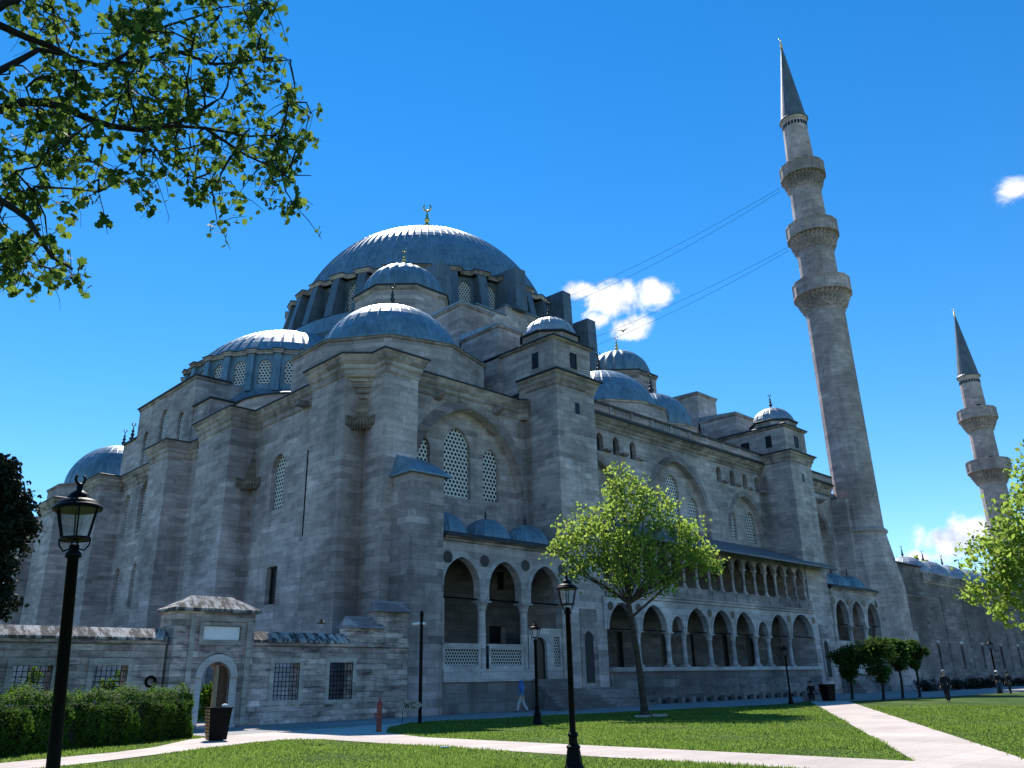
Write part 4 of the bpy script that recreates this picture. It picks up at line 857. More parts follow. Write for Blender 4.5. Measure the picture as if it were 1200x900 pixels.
    cn = MB(); cn.lathe(c, [(rt+.1,z_cone-.06),(rt+.34,z_cone-.06),(rt+.34,z_cone+.06),(rt+.1,z_cone+.35),(.12,z_tip-fh)], 24*1, rot=0, flute=lambda a, z: 1)
    cn.build('spire', M['lead_spire'], root)
    finial(root, c, z_tip-fh-.05, fh*1.0, 'gold')
    return root
minaret('minaret', 'tall stone minaret with three balconies at the near corner of the mosque', (96.0, 40.1), 'tower1',
        [(0,2.7),(17.4,2.5),(46,2.38),(54,2.32),(57.2,2.28),(59,2.0),(66.4,1.95),(68,1.78),(75,1.6),(90,1.6)], [(47.6,49.5,3.5),(56.2,58.0,3.2),(65.5,67.2,2.85)], 74.9, 89.7, 3.55, 17.3)
minaret('minaret', 'shorter stone minaret with two balconies at the far end of the courtyard wall', (157.5, 41.8), 'tower2',
        [(0,2.5),(17,2.25),(34,2.1),(36.9,2.0),(44,1.9),(46.4,1.8),(52,1.65),(70,1.65)], [(34.5,36.4,3.4),(44.0,45.8,3.1)], 52.1, 66.0, 3.9, 15)
# cables strung between the tall minaret and its twin behind the domes
for k, (z, dz, lab) in enumerate(((65.7,.0,'upper cable slung from the topmost minaret balcony towards the dome'),(65.2,0,'lower cable slung from the topmost minaret balcony towards the dome'),
                            (56.4,0,'upper cable slung from the middle minaret balcony, fading against the sky'),(55.9,0,'lower cable slung from the middle minaret balcony, fading against the sky'))):
    pts = []
    for i in range(25):
        t = i/24; pts.append((96.0-.6*k*0, 43.6+(114.0-43.6)*t, z - 4*t*(1-t)*(2.2+.9*(k % 2))))
    o = MB().tube(pts, .028, 4).build('light_string_cable', M['iron']); tag(o, lab, 'cable', 'cables strung between the minarets')
# the twin minaret that holds their other end stands behind the main dome
minaret('minaret', 'twin tall minaret hidden behind the main dome', (96.0, 117.8), 'tower1',
        [(0,2.7),(17.4,2.5),(46,2.38),(54,2.32),(57.2,2.28),(59,2.0),(66.4,1.95),(68,1.78),(75,1.6),(90,1.6)], [(47.6,49.5,3.5),(56.2,58.0,3.2),(65.5,67.2,2.85)], 74.9, 88.4, 3.9, 17.3)

# ------------------------------------------------------------------ courtyard
court = thing('courtyard_building', 'long plain grey courtyard wall with slot windows and a row of low lead domes', 'courtyard', (128, 42, 0))
mb = MB()
cw = [(108.2,.75),(116.0,.8),(123.6,.8),(131.2,.8),(138.9,.8),(146.6,.8),(154,.8)]
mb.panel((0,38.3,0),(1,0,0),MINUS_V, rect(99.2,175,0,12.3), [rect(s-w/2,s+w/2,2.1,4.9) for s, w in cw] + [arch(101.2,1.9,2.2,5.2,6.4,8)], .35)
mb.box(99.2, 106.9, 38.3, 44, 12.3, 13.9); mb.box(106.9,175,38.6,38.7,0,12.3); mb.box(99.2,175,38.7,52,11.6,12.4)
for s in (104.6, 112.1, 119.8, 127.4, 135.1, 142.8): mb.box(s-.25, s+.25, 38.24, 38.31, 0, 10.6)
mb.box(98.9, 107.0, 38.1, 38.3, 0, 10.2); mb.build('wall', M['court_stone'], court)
for s, w in cw:
    f = MB().panel((0,38.29,0),(1,0,0),MINUS_V,rect(s-w/2-.14,s+w/2+.14,1.95,5.1),[rect(s-w/2,s+w/2,2.1,4.9)],.04).build('window', M['court_stone'], court)
    MB().panel((0,38.6,0),(1,0,0),MINUS_V,rect(s-w/2,s+w/2,2.1,4.9)).build('pane', M['void'], f)
    MB().box(s-.5,s+.5,38.2,38.3,5.1,5.35).build('lintel', M['marble'], court)
MB().panel((0,38.6,0),(1,0,0),MINUS_V,arch(101.2,1.9,2.2,5.2,6.4,8)).build('niche', M['hole'], court)
MB().panel((0,38.07,0),(1,0,0),MINUS_V,arch(101.2,1.6,4.7,5.2,6.3,8)).build('tympanum', M['marble'], court)
MB().sweep([(106.9,38.3),(175,38.3)], [(0,12.0),(.12,12.1),(.12,12.3),(.3,12.42),(.3,12.5),(-.1,12.52)]).build('cornice', M['stone_warm'], court)
MB().sweep([(99.2,44),(99.2,38.3),(106.9,38.3),(106.9,44)], [(0,13.8),(.25,13.88),(.25,14.02),(-.5,14.2)]).build('roof_edge', M['lead_dark'], court)
MB().sweep([(98.9,38.1),(107.0,38.1),(107.0,38.3)], [(0,10.1),(.15,10.2),(.15,10.3),(-.1,10.35)]).build('string_course', M['stone_dark'], court)
mb = MB()
for k in range(110):
    u = 107.2+k*.6
    mb.box(u-.12,u+.12,38.05,38.25,12.5,13.25)
mb.box(106.9,175,38.02,38.28,13.25,13.42); mb.build('balustrade', M['stone_warm'], court)
MB().box(106.9,175,38.35,38.5,12.5,13.3).build('parapet', M['court_stone'], court)
for k in range(8):
    u = 117.4 + k*7.3
    MB().lathe((u,44),[(3.5,12.3),(3.5,13.7),(3.0,13.8)],24).build('drum', M['court_stone'], court); d = dome(court, (u, 44), 3.2, 13.7, 3.0, 20, seg=8, m='lead_grey', rib_h=.05); finial(d, (u, 44), 16.6, 1.7)
d = dome(court, (110.3, 44), 3.3, 12.4, 2.5, 20, seg=8, m='lead_grey', rib_h=.05)

# ------------------------------------------------------------------ garden wall and gate
def coping(parent, u0, u1, z, v0=37.78, v1=39.0):
    mb = MB(); vm = (v0+v1)/2
    mb.add([(u0,v0,z),(u1,v0,z),(u1,v1,z),(u0,v1,z),(u0,v0,z+.1),(u1,v0,z+.1),(u1,v1,z+.1),(u0,v1,z+.1),(u0,vm,z+.52),(u1,vm,z+.52)],
           [(0,3,2,1),(0,1,5,4),(2,3,7,6),(4,5,9,8),(6,7,8,9),(0,4,8,7,3),(1,2,6,9,5)])
    mb.build('coping', M['coping'], parent)
def garden_wall(u0, u1, wins, label, extra=None):
    root = thing('garden_wall', label, 'wall', ((u0+u1)/2, 38.4, 0))
    mb = MB(); mb.panel((0,38,0),(1,0,0),MINUS_V, rect(u0,u1,0,3.66), [rect(a,b,c,d) for a,b,c,d in wins], .62)
    mb.panel((0,38.75,0),(1,0,0),(0,1,0), rect(u0,u1,0,3.66), [rect(a,b,c,d) for a,b,c,d in wins], .13)
    mb.box(u0,u0+.02,38.02,38.7,0,3.6); mb.box(u1-.02,u1,38.02,38.7,0,3.6)
    if extra: extra(mb)
    mb.build('masonry', M['garden_stone'], root); MB().sweep([(u0,38),(u1,38)],[(0,3.5),(.12,3.56),(.12,3.68),(0,3.69)]).build('string_course', M['garden_stone'], root)
    for a, b, c_, d in wins:
        f = MB(); f.panel((0,37.965,0),(1,0,0),MINUS_V,rect(a-.22,b+.22,c_-.2,d+.28),[rect(a,b,c_,d)],.12); f = f.build('window', M['marble_old'], root)
        g = MB(); n = 7; k_ = 8
        for i in range(n+1):
            u = a+(b-a)*i/n; g.box(u-.014,u+.014,38.2,38.225,c_,d)
        for i in range(1, k_):
            z = c_+(d-c_)*i/k_; g.box(a,b,38.19,38.235,z-.014,z+.014)
        g.build('grille', M['iron'], f)
    return root
M['marble_old'] = stone('weathered_marble_frame', (.47,.425,.38), (.38,.345,.31), bw=1.6, rh=.6, streak=.5, patina=.5)
gw = garden_wall(-14, 15.5, [(9.6,11.05,.95,2.65),(12.6,14.0,.95,2.65),(6.2,7.6,.95,2.65),(2.8,4.2,.95,2.65)], 'weathered grey garden wall left of the gateway, behind the hedge')
coping(gw, -14, 15.45, 3.69)
# iron ring mark on the wall
mb = MB(); pts = [(15.0+.2*cos(a), 37.94, 1.98+.2*sin(a)) for a in np.linspace(-.4, 5.2, 16)]; mb.tube(pts, .055, 6); mb.tube([(15.2,37.94,1.9),(15.14,37.94,1.62),(14.86,37.94,1.53)], .05, 6)
o = mb.build('iron_hook', M['iron']); tag(o, 'curled black iron hook fixed on the garden wall above the hedge', 'hook')
def ext(mb):
    mb.box(24.9,27.1,38.0,38.75,3.6,4.5); mb.box(26.7,28.95,38.01,38.74,3.6,5.4); mb.box(25.8,28.9,37.9,38.0,0,3.4) if False else None
gw2 = garden_wall(19.6, 28.88, [(20.85,22.25,1.05,2.75),(23.95,25.35,1.0,2.78)], 'weathered garden wall stepping up from the gateway to the mosque buttress', ext)
coping(gw2, 19.6, 25.0, 3.69)
for a, b, z in ((24.85,27.15,4.5),(26.6,28.88,5.4)):
    mb = MB(); mb.add([(a,37.75,z),(b,37.75,z),(b,39,z),(a,39,z),(a+.12,38.35,z+.62),(b,38.35,z+.62)],[(0,3,2,1),(0,1,5,4),(2,3,4,5),(0,4,3),(1,2,5)]); mb.build('coping', M['stone_dark'], gw2)

gate = thing('stone_gateway', 'stone gateway with pyramid cap, white plaque and round arch, door half open', 'gateway', (17.7, 38.4, 0))
da = arch(17.8, 1.35, .15, 2.1, 2.78, 12)
oa = arch(17.82, 2.05, .15, 2.1, 3.12, 12)
mb = MB(); mb.panel((0,37.55,0),(1,0,0),MINUS_V, rect(15.62,19.45,0,4.95), [oa, rect(16.95,18.75,3.72,4.35)], .12)
mb.panel((0,37.67,0),(1,0,0),MINUS_V, rect(16.5,19.1,.1,4.5), [da], .7)
mb.box(15.62,15.63,37.56,39.2,0,4.95); mb.box(19.44,19.45,37.56,39.2,0,4.95); mb.panel((0,39.2,0),(1,0,0),(0,1,0), rect(15.62,19.45,0,4.95), [da], .83)
mb.box(15.64,19.43,37.6,39.15,4.94,4.95)
mb.build('masonry', M['garden_stone'], gate)
fr = MB(); fr.panel((0,37.49,0),(1,0,0),MINUS_V, rect(16.3,19.3,.05,4.75), [rect(16.55,19.05,.05,4.55)], .08)
fr.panel((0,37.5,0),(1,0,0),MINUS_V, rect(16.75,18.95,3.52,4.5), [rect(16.95,18.75,3.72,4.35)], .07); fr.build('frame', M['marble_old'], gate)
fr = MB(); fr.panel((0,37.63,0),(1,0,0),MINUS_V, rect(16.8,18.85,.1,3.35), [da], .1); fr.build('door_surround', M['white_marble'], gate)
ring(gate, (0,37.6,0),(1,0,0),MINUS_V,17.8,1.35,2.1,2.78,.34,'white_marble',.05)
MB().box(16.97,18.73,37.62,37.66,3.74,4.33).build('plaque', simple('white_marble_plaque',(.82,.82,.83),.5,0,.06,3), gate)
mb = MB(); mb.box(15.45,19.62,37.35,39.35,4.95,5.1); mb.hexa([(15.45,37.35,5.1),(19.62,37.35,5.1),(19.62,39.35,5.1),(15.45,39.35,5.1)],[(16.6,38.2,5.72),(18.5,38.2,5.72),(18.5,38.6,5.72),(16.6,38.6,5.72)]); mb.build('cap', M['coping'], gate)
dl = MB(); dl.hexa([(17.86,38.35,.1),(17.93,37.62,.1),(18.45,37.75,.1),(18.42,38.4,.1)],[(17.86,38.35,2.6),(17.93,37.62,2.6),(18.45,37.75,2.6),(18.42,38.4,2.6)]) if False else None
dl = MB(); dl.box(17.98,18.47,37.85,37.92,.12,2.62); d_ = dl.build('door', M['wood'], gate); MB().box(17.82,17.98,37.78,37.96,.12,2.66).build('door_edge', M['wood_edge'], d_)
mb = MB(); mb.box(16.9,18.7,37.2,38.4,0,.12); mb.build('threshold', M['marble'], gate)
# ------------------------------------------------------------------ ground
def sheet(name, poly, z, m):
    mb = MB(); tr = tessellate_polygon([[Vector((p[0], p[1], 0)) for p in poly]]); mb.add([(p[0], p[1], z) for p in poly], [tuple(t) for t in tr])
    o = mb.build(name, m); o['kind'] = 'structure'; return o
def grassmat():
    m, nt, b = mat('lawn_turf'); g = N(nt, 'ShaderNodeNewGeometry')
    n1 = N(nt, 'ShaderNodeTexNoise', i_Scale=.35, i_Detail=8, i_Roughness=.6); L(nt, g.outputs['Position'], n1.inputs['Vector'])
    n2 = N(nt, 'ShaderNodeTexNoise', i_Scale=16, i_Detail=6, i_Roughness=.75); L(nt, g.outputs['Position'], n2.inputs['Vector'])
    cr = N(nt, 'ShaderNodeValToRGB'); e = cr.color_ramp.elements; e[0].position = .38; e[0].color = (.042,.082,.013,1); e[1].position = .64; e[1].color = (.115,.150,.045,1)
    x = e.new(.52); x.color = (.068,.115,.020,1); L(nt, n1.outputs['Fac'], cr.inputs[0])
    mr = N(nt, 'ShaderNodeMapRange'); mr.inputs['From Min'].default_value = .3; mr.inputs['From Max'].default_value = .7; mr.inputs['To Min'].default_value = .5; mr.inputs['To Max'].default_value = 1.5; L(nt, n2.outputs['Fac'], mr.inputs['Value'])
    h = N(nt, 'ShaderNodeHueSaturation'); L(nt, cr.outputs[0], h.inputs['Color']); L(nt, mr.outputs[0], h.inputs['Value']); L(nt, h.outputs[0], b.inputs['Base Color'])
    b.inputs['Roughness'].default_value = .9; b.inputs['Specular IOR Level'].default_value = .1
    bp = N(nt, 'ShaderNodeBump', i_Strength=1, i_Distance=.06); L(nt, n2.outputs['Fac'], bp.inputs['Height']); L(nt, bp.outputs['Normal'], b.inputs['Normal'])
    return m
M['turf'] = grassmat()
M['path'] = stone('pale_path_paving', (.56,.475,.415), (.50,.42,.37), bw=1.2, rh=.9, mortar=.012, streak=0, contrast=.3, bump=.15)
# paths are laid out in plan, so their slabs need plan coordinates
for key in ('path', 'paving'):
    nt = M[key].node_tree; cb = [n for n in nt.nodes if n.type == 'COMBXYZ'][0]; sp = [n for n in nt.nodes if n.type == 'SEPXYZ'][0]
    L(nt, sp.outputs['X'], cb.inputs[0]); L(nt, sp.outputs['Y'], cb.inputs[1])
sheet('ground', [(-900,-900),(1500,-900),(1500,1500),(-900,1500)], -.004, M['turf'])
sheet('forecourt_pavement', [(14.6,30.6),(19.8,31.6),(24.5,32.1),(32.4,31.4),(42.4,29.6),(50,28.4),(56.9,29.3),(57.2,26.5),(67.4,24.5),(84,23.8),(180,22.5),(180,45),(14.6,45)], .006, M['paving'])
sheet('lawn_path', [(15.45,-6),(18.25,-6),(18.25,23.0),(19.3,26.6),(21.6,29.6),(24.6,32.2),(19.8,31.7),(14.7,30.7),(13.4,29.9),(11.0,27.0),(9.5,26.0),(6.24,24.9),(-10,17.2),(-10,14.6),(7.71,22.85),(14.0,26.3),(15.3,26.4),(15.9,25.2),(15.8,22)], .012, M['path'])
sheet('diagonal_walk', [(18.24,7.3),(18.24,4.9),(57.6,26.9),(57.2,29.4)], .010, M['path'])
sheet('garden_ground', [(-30,38.8),(28,38.8),(28,120),(-30,120)], .004, simple('garden_soil', (.05,.055,.03), .95, 0, .4, 1.5, bump=.5))

PATHS = [[(15.45,-6),(18.25,-6),(18.25,23.0),(19.3,26.6),(21.6,29.6),(24.6,32.2),(14.7,30.7),(13.4,29.9),(11.0,27.0),(6.24,24.9),(-10,17.2),(-10,14.6),(7.71,22.85),(14.0,26.3),(15.3,26.4),(15.9,25.2)],
         [(18.24,7.3),(18.24,4.9),(57.6,26.9),(57.2,29.4)],
         [(14.6,30.6),(19.8,31.6),(24.5,32.1),(32.4,31.4),(42.4,29.6),(50,28.4),(56.9,29.3),(57.2,26.5),(67.4,24.5),(84,23.8),(180,22.5),(180,45),(14.6,45)]]
def inpoly(X, Y, poly):
    c = np.zeros(len(X), bool)
    for i in range(len(poly)):
        x1, y1 = poly[i]; x2, y2 = poly[i-1]
        if y1 == y2: continue
        c ^= ((y1 > Y) != (y2 > Y)) & (X < (x2-x1)*(Y-y1)/(y2-y1)+x1)
    return c
def grass():
    n = 420000
    r = 11 + 42*rng.random(n)**1.35; az = radians(45.5) + (rng.random(n)-.5)*radians(74)
    X = r*np.cos(az); Y = r*np.sin(az)
    Xj = X+rng.normal(size=n)*.05; Yj = Y+rng.normal(size=n)*.05
    ok = ~(inpoly(Xj, Yj, PATHS[0]) | inpoly(Xj, Yj, PATHS[1]) | inpoly(Xj, Yj, PATHS[2])); X = X[ok]; Y = Y[ok]; r = r[ok]; n = len(X)
    a = rng.random(n)*2*pi; h = (.035+.05*rng.random(n))*(.7+.5*np.sin(X*.9)*np.sin(Y*.7+1)); w = .006+.0006*r
    le = (rng.random(n)-.5)*.06; le2 = (rng.random(n)-.5)*.06
    V = np.zeros((n, 3, 3)); V[:,0,0] = X-np.cos(a)*w; V[:,0,1] = Y-np.sin(a)*w; V[:,1,0] = X+np.cos(a)*w; V[:,1,1] = Y+np.sin(a)*w
    V[:,2,0] = X+le; V[:,2,1] = Y+le2; V[:,2,2] = h
    o = fastmesh('lawn_grass', V.reshape(-1, 3), np.arange(n*3).reshape(-1, 3), M['grass_blade']); tag(o, 'short mown green grass covering the lawns', 'grass', kind='stuff')
grass()

# ------------------------------------------------------------------ leaves and trees
def leaves(name, P, size, m, parent=None, up=.4, jit=.3, lobed=False, nrm=None):
    """one small folded leaf per point"""
    P = np.asarray(P, dtype=float); n = len(P)
    nn = rng.normal(size=(n, 3)); nn[:, 2] = nn[:, 2]*.8 + up*2
    if nrm is not None: nn = nn*.7 + np.asarray(nrm)*1.6
    nn /= np.linalg.norm(nn, axis=1)[:, None]
    t = rng.normal(size=(n, 3)); t -= (t*nn).sum(1)[:, None]*nn; t /= np.linalg.norm(t, axis=1)[:, None]; b = np.cross(nn, t)
    s = size*(1-jit+2*jit*rng.random(n))[:, None]
    if lobed:   # five-pointed plane leaf
        sh = [(-.45,0,0),(-.3,-.25,.02),(-.16,-.50,-.05),(.10,-.34,.05),(.34,-.44,-.04),(.38,-.2,.05),(.60,0,-.08),(.38,.2,.05),(.34,.44,-.04),(.10,.34,.05),(-.16,.50,-.05),(-.3,.25,.02)]
        c = [(0,0,.02)]
        V = np.stack([P + s*(x*t+y*b+z*nn) for x, y, z in sh+c], 1); k = len(sh)
        F = np.array([(i, (i+1) % k, k) for i in range(k)])
        F = (np.arange(n)[:, None, None]*(k+1) + F[None]).reshape(-1, 3)
        return fastmesh(name, V.reshape(-1, 3), F, m, parent)
    sh = [(-.5,0,0),(.05,-.36,.08),(.55,0,-.02),(.05,.36,.08)]
    V = np.stack([P + s*(x*t+y*b+z*nn) for x, y, z in sh], 1)
    F = (np.arange(n)[:, None]*4 + np.arange(4)[None])
    F = np.concatenate([F[:, [0,1,2]], F[:, [0,2,3]]])
    return fastmesh(name, V.reshape(-1, 3), F, m, parent)

def grow(mb, p, d, L0, r, depth, tips, rnd, spread=.6, up=.25, taper=.72, env=None, kids=(2, 3)):
    """recursive limb: returns nothing, adds tubes and collects twig tips"""
    pts = [p]; rads = [r]; q = Vector(p); dd = Vector(d).normalized(); st = 4
    for i in range(st):
        dd = (dd + Vector((rnd.uniform(-1,1), rnd.uniform(-1,1), rnd.uniform(-.6,1)+up*.6))*.16).normalized()
        q = q + dd*L0/st; pts.append(q.copy()); rads.append(r*(1-(1-taper)*(i+1)/st))
    mb.tube(pts, rads, 7 if depth > 2 else 5, cap=False)
    if depth == 0 or L0 < .25:
        tips.append((q.copy(), dd.copy())); return
    if depth <= 2: tips.append((pts[2].copy(), dd.copy()))
    for k in range(rnd.choice(kids)):
        ax = Vector((rnd.uniform(-1,1), rnd.uniform(-1,1), rnd.uniform(-.3,1)*.6+up)).normalized()
        nd = (dd*(1-spread) + ax*spread).normalized()
        s = pts[-1] if k == 0 else pts[rnd.choice([2,3,4])]
        if env and not env(s + nd*L0*.6): nd = (nd*.4 + (env.c - s).normalized()*.6).normalized() if hasattr(env, 'c') else nd
        grow(mb, s, nd, L0*rnd.uniform(.66,.86), rads[-1]*rnd.uniform(.6,.8), depth-1, tips, rnd, spread, up, taper, env, kids)

def crown_points(cl, per, rad, rnd_r=None):
    out = []
    for c, R in cl:
        n = int(per*(R/rad)**2); d = rng.normal(size=(n, 3)); d /= np.linalg.norm(d, axis=1)[:, None]
        rr = R*rng.random(n)**.5; out.append(np.array(c)+d*rr[:, None]*np.array([1, 1, .85]))
    return np.concatenate(out)

# --- the plane tree on the lawn: crown outline read as lobes of uneven size
def broadleaf(name, label, cat, base, lean, fork_z, lobes, leaf, n_leaf, m, trunk_r, seed, bark='bark', extra_limbs=()):
    rnd = random.Random(seed); root = thing(name, label, cat, base)
    mb = MB(); B = Vector(base); fork = B + Vector(lean) + Vector((0, 0, fork_z))
    pts = [B + (fork-B)*t + Vector((.05*sin(5*t), .05*cos(4*t), 0)) for t in (0, .08, .3, .6, 1)]
    mb.tube([tuple(p) for p in pts], [trunk_r*1.45, trunk_r*1.1, trunk_r, trunk_r*.9, trunk_r*.82], 12)
    tips = []
    for c, R in lobes:
        C = Vector(c); s = fork + (C-fork)*.0
        mid = fork + (C-fork)*.5 + Vector((rnd.uniform(-.25,.25), rnd.uniform(-.25,.25), rnd.uniform(-.1,.35)))
        r0 = trunk_r*rnd.uniform(.25,.42)
        mb.tube([tuple(s), tuple(s+(mid-s)*.5+Vector((rnd.uniform(-.1,.1),0,.1))), tuple(mid), tuple(C)], [r0, r0*.8, r0*.55, r0*.25], 6, cap=False)
        for k in range(9):
            d = Vector((rnd.gauss(0,1), rnd.gauss(0,1), rnd.gauss(.3,.8))).normalized(); st = mid.lerp(C, rnd.uniform(.2,1))
            e = C + d*R*rnd.uniform(.5,.98); m2 = st.lerp(e,.5)+Vector((rnd.uniform(-.12,.12),rnd.uniform(-.12,.12),rnd.uniform(0,.15)))
            mb.tube([tuple(st), tuple(m2), tuple(e)], [r0*.2, r0*.13, .008], 4, cap=False); tips.append((e, d, R, C))
    for l in extra_limbs: mb.tube(l[0], l[1], 6)
    mb.build('trunk', M[bark], root)
    # leaf sprays: along twigs, so that gaps stay open between them
    cnt = []; tot = sum(R*R for _, R in lobes)
    P = []
    for c, R in lobes:
        n = int(n_leaf*R*R/tot); k = max(8, int(22*R))
        sub = []
        for j in range(k):
            d = np.array([rnd.gauss(0,1), rnd.gauss(0,1), rnd.gauss(.15,.9)]); d /= np.linalg.norm(d)
            sub.append(np.array(c) + d*R*(rnd.random()**.45))
        sub = np.array(sub); idx = rng.integers(0, k, n); P.append(sub[idx] + rng.normal(size=(n, 3))*np.array([.23,.23,.20])*min(1.0, R*.75+.2))
    leaves('crown', np.concatenate(P), leaf, m, root, up=.25)
    return root
def px2(u, v): return (u, v)
# screen-right direction on the ground, used only to lay the crown's lobes out around its trunk
RX = Vector((.72, -.695, 0)); FX = Vector((.695, .72, 0))
def lob(base, L_): return [(tuple(Vector(base)+RX*a+FX*d+Vector((0,0,z))), R) for a, d, z, R in L_]
TB = (34.97, 26.66, 0)
plane_lobes = lob(TB, [(-.3,0,11.3,1.15),(-1.0,.4,10.4,1.3),(.5,-.5,10.3,1.2),(-2.2,.6,9.4,1.2),(-3.3,0,9.0,1.0),(-3.9,-.6,8.1,.9),(-2.6,-1,8.0,1.3),(-1.2,-1.2,8.9,1.4),(.2,1,9.0,1.5),(1.4,-.6,9.3,1.3),
    (2.3,.6,8.9,1.2),(3.0,-.5,8.5,1.1),(3.6,.5,7.7,1.0),(4.0,0,7.3,.8),(2.5,-1.2,7.5,1.2),(1.2,1.4,7.6,1.4),(-.4,-1.7,7.4,1.3),(-1.6,1.4,7.5,1.3),(-2.8,.4,6.9,.9),(-1.2,-.3,6.5,1.0),(1.0,-.2,6.6,1.0),(2.0,.6,6.7,.8),(-3.4,.9,7.4,.7),(-.6,.1,12.2,.7),(.9,.3,11.2,.7)])
broadleaf('plane_tree', 'young broadleaf tree with open bright green crown on the lawn before the arcades', 'tree', TB, (-.35,.35,0), 5.3, plane_lobes, .20, 7600, M['leaf_plane'], .17, 11,
          extra_limbs=[([tuple(Vector(TB)+RX*-.45+Vector((0,0,4.6))), tuple(Vector(TB)+RX*.7+Vector((0,0,5.5))), tuple(Vector(TB)+RX*2.2+Vector((0,0,6.7)))], [.07,.055,.03])])
RB = (35.0, 7.2, 0)
right_lobes = lob(RB, [(-1.6,0,6.9,1.1),(-.4,.5,7.9,1.2),(1,0,7.6,1.4),(-2.3,.5,5.9,1.1),(-3.1,-.3,5.1,.9),(-3.6,.1,4.4,.7),(-2.2,-.8,4.5,1.1),(-1.1,.9,5.4,1.3),(.3,-1,6.0,1.5),(1.8,.6,5.8,1.5),(-1.3,-.6,3.6,.9),(.2,.5,4.1,1.2),(1.7,-.5,4.2,1.3),(-2.6,.7,3.7,.6),(2.8,0,6.6,1.2),(-2.0,.2,3.1,.5),(-.2,.1,9.0,.7)])
broadleaf('plane_tree', 'leafy bright green tree at the right edge in front of the courtyard wall', 'tree', RB, (.1,.1,0), 3.5, right_lobes, .20, 8500, M['leaf_plane'], .16, 5)
# clipped trees in the shade by the far steps
for i, (u, v, h, R, lab) in enumerate(((60.9,28.0,3.5,1.1,'small round clipped tree, first from the waste bin, in shade by the steps'),(61.2,25.9,4.0,1.4,'largest small clipped tree, two stems, in the middle of the row by the steps'),
                           (64.8,26.0,4.0,1.05,'small clipped tree right of the largest, trunk thin, in shade'),(66.9,25.6,3.9,.95,'rightmost small clipped tree of the row by the steps, with slanted trunk'))):
    b = (u, v, 0); lb = lob(b, [(0,0,h-R*.95,R*.75),(-R*.55,.2,h-R*.6,R*.5),(R*.55,-.2,h-R*.65,R*.5),(0,.3,h-R*.35,R*.5),(-R*.25,-.3,h-R*.25,R*.35),(R*.35,0,h-R*.2,R*.35),(-R*.25,-.3,h-R*1.45,R*.45),(R*.25,.3,h-R*1.45,R*.45),(0,0,h-R*1.8,R*.3)])
    broadleaf('clipped_tree', lab, 'tree', b, (.05,.02,0), h-2.0*R+.2, lb, .16, 5200, M['leaf_small'], .09, 20+i, 'bark_dark')['group'] = 'clipped trees by the steps'
# dark conifer behind the garden wall
cb_ = (8.5, 44.2, 0); lb = lob(cb_, [(0,0,3.4,1.9),(1.0,0,4.6,1.2),(-1,0,5.6,1.9),(1.7,.2,5.5,.8),(.9,0,7.2,1.4),(1.9,0,8.4,1.1),(0,0,9.0,1.9),(1.6,0,9.9,1.0),(.3,.1,10.6,1.3),(1.0,0,11.2,.7),(-.4,0,11.6,.9),(.3,0,11.9,.5)])
broadleaf('conifer', 'dark dense conifer behind the garden wall at the left edge', 'tree', cb_, (0,0,0), 3.2, [(c, R*.95) for c, R in lb], .22, 30000, M['leaf_dark'], .22, 9, 'bark_dark')
# shrub glimpsed through the gate
gb = (19.6, 41.6, 0); broadleaf('garden_shrub', 'small leafy shrub seen through the gateway', 'shrub', gb, (0,0,0), .4, lob(gb, [(0,0,1.0,.6),(-.3,0,1.5,.45),(.2,0,1.7,.35),(-.4,.1,.7,.45)]), .12, 2200, M['leaf_hedge'], .03, 8)
for (u, v) in ((15.3, 43.0), (12.0, 44.5)):
    broadleaf('garden_shrub', 'leafy bush behind the left garden wall, seen through a barred window' , 'shrub', (u, v, 0), (0,0,0), .5, lob((u,v,0), [(0,0,1.3,.5),(-.3,0,1.8,.4),(.3,0,2.3,.35)]), .12, 900, M['leaf_hedge'], .04, int(u))['group'] = 'bushes behind the left garden wall'

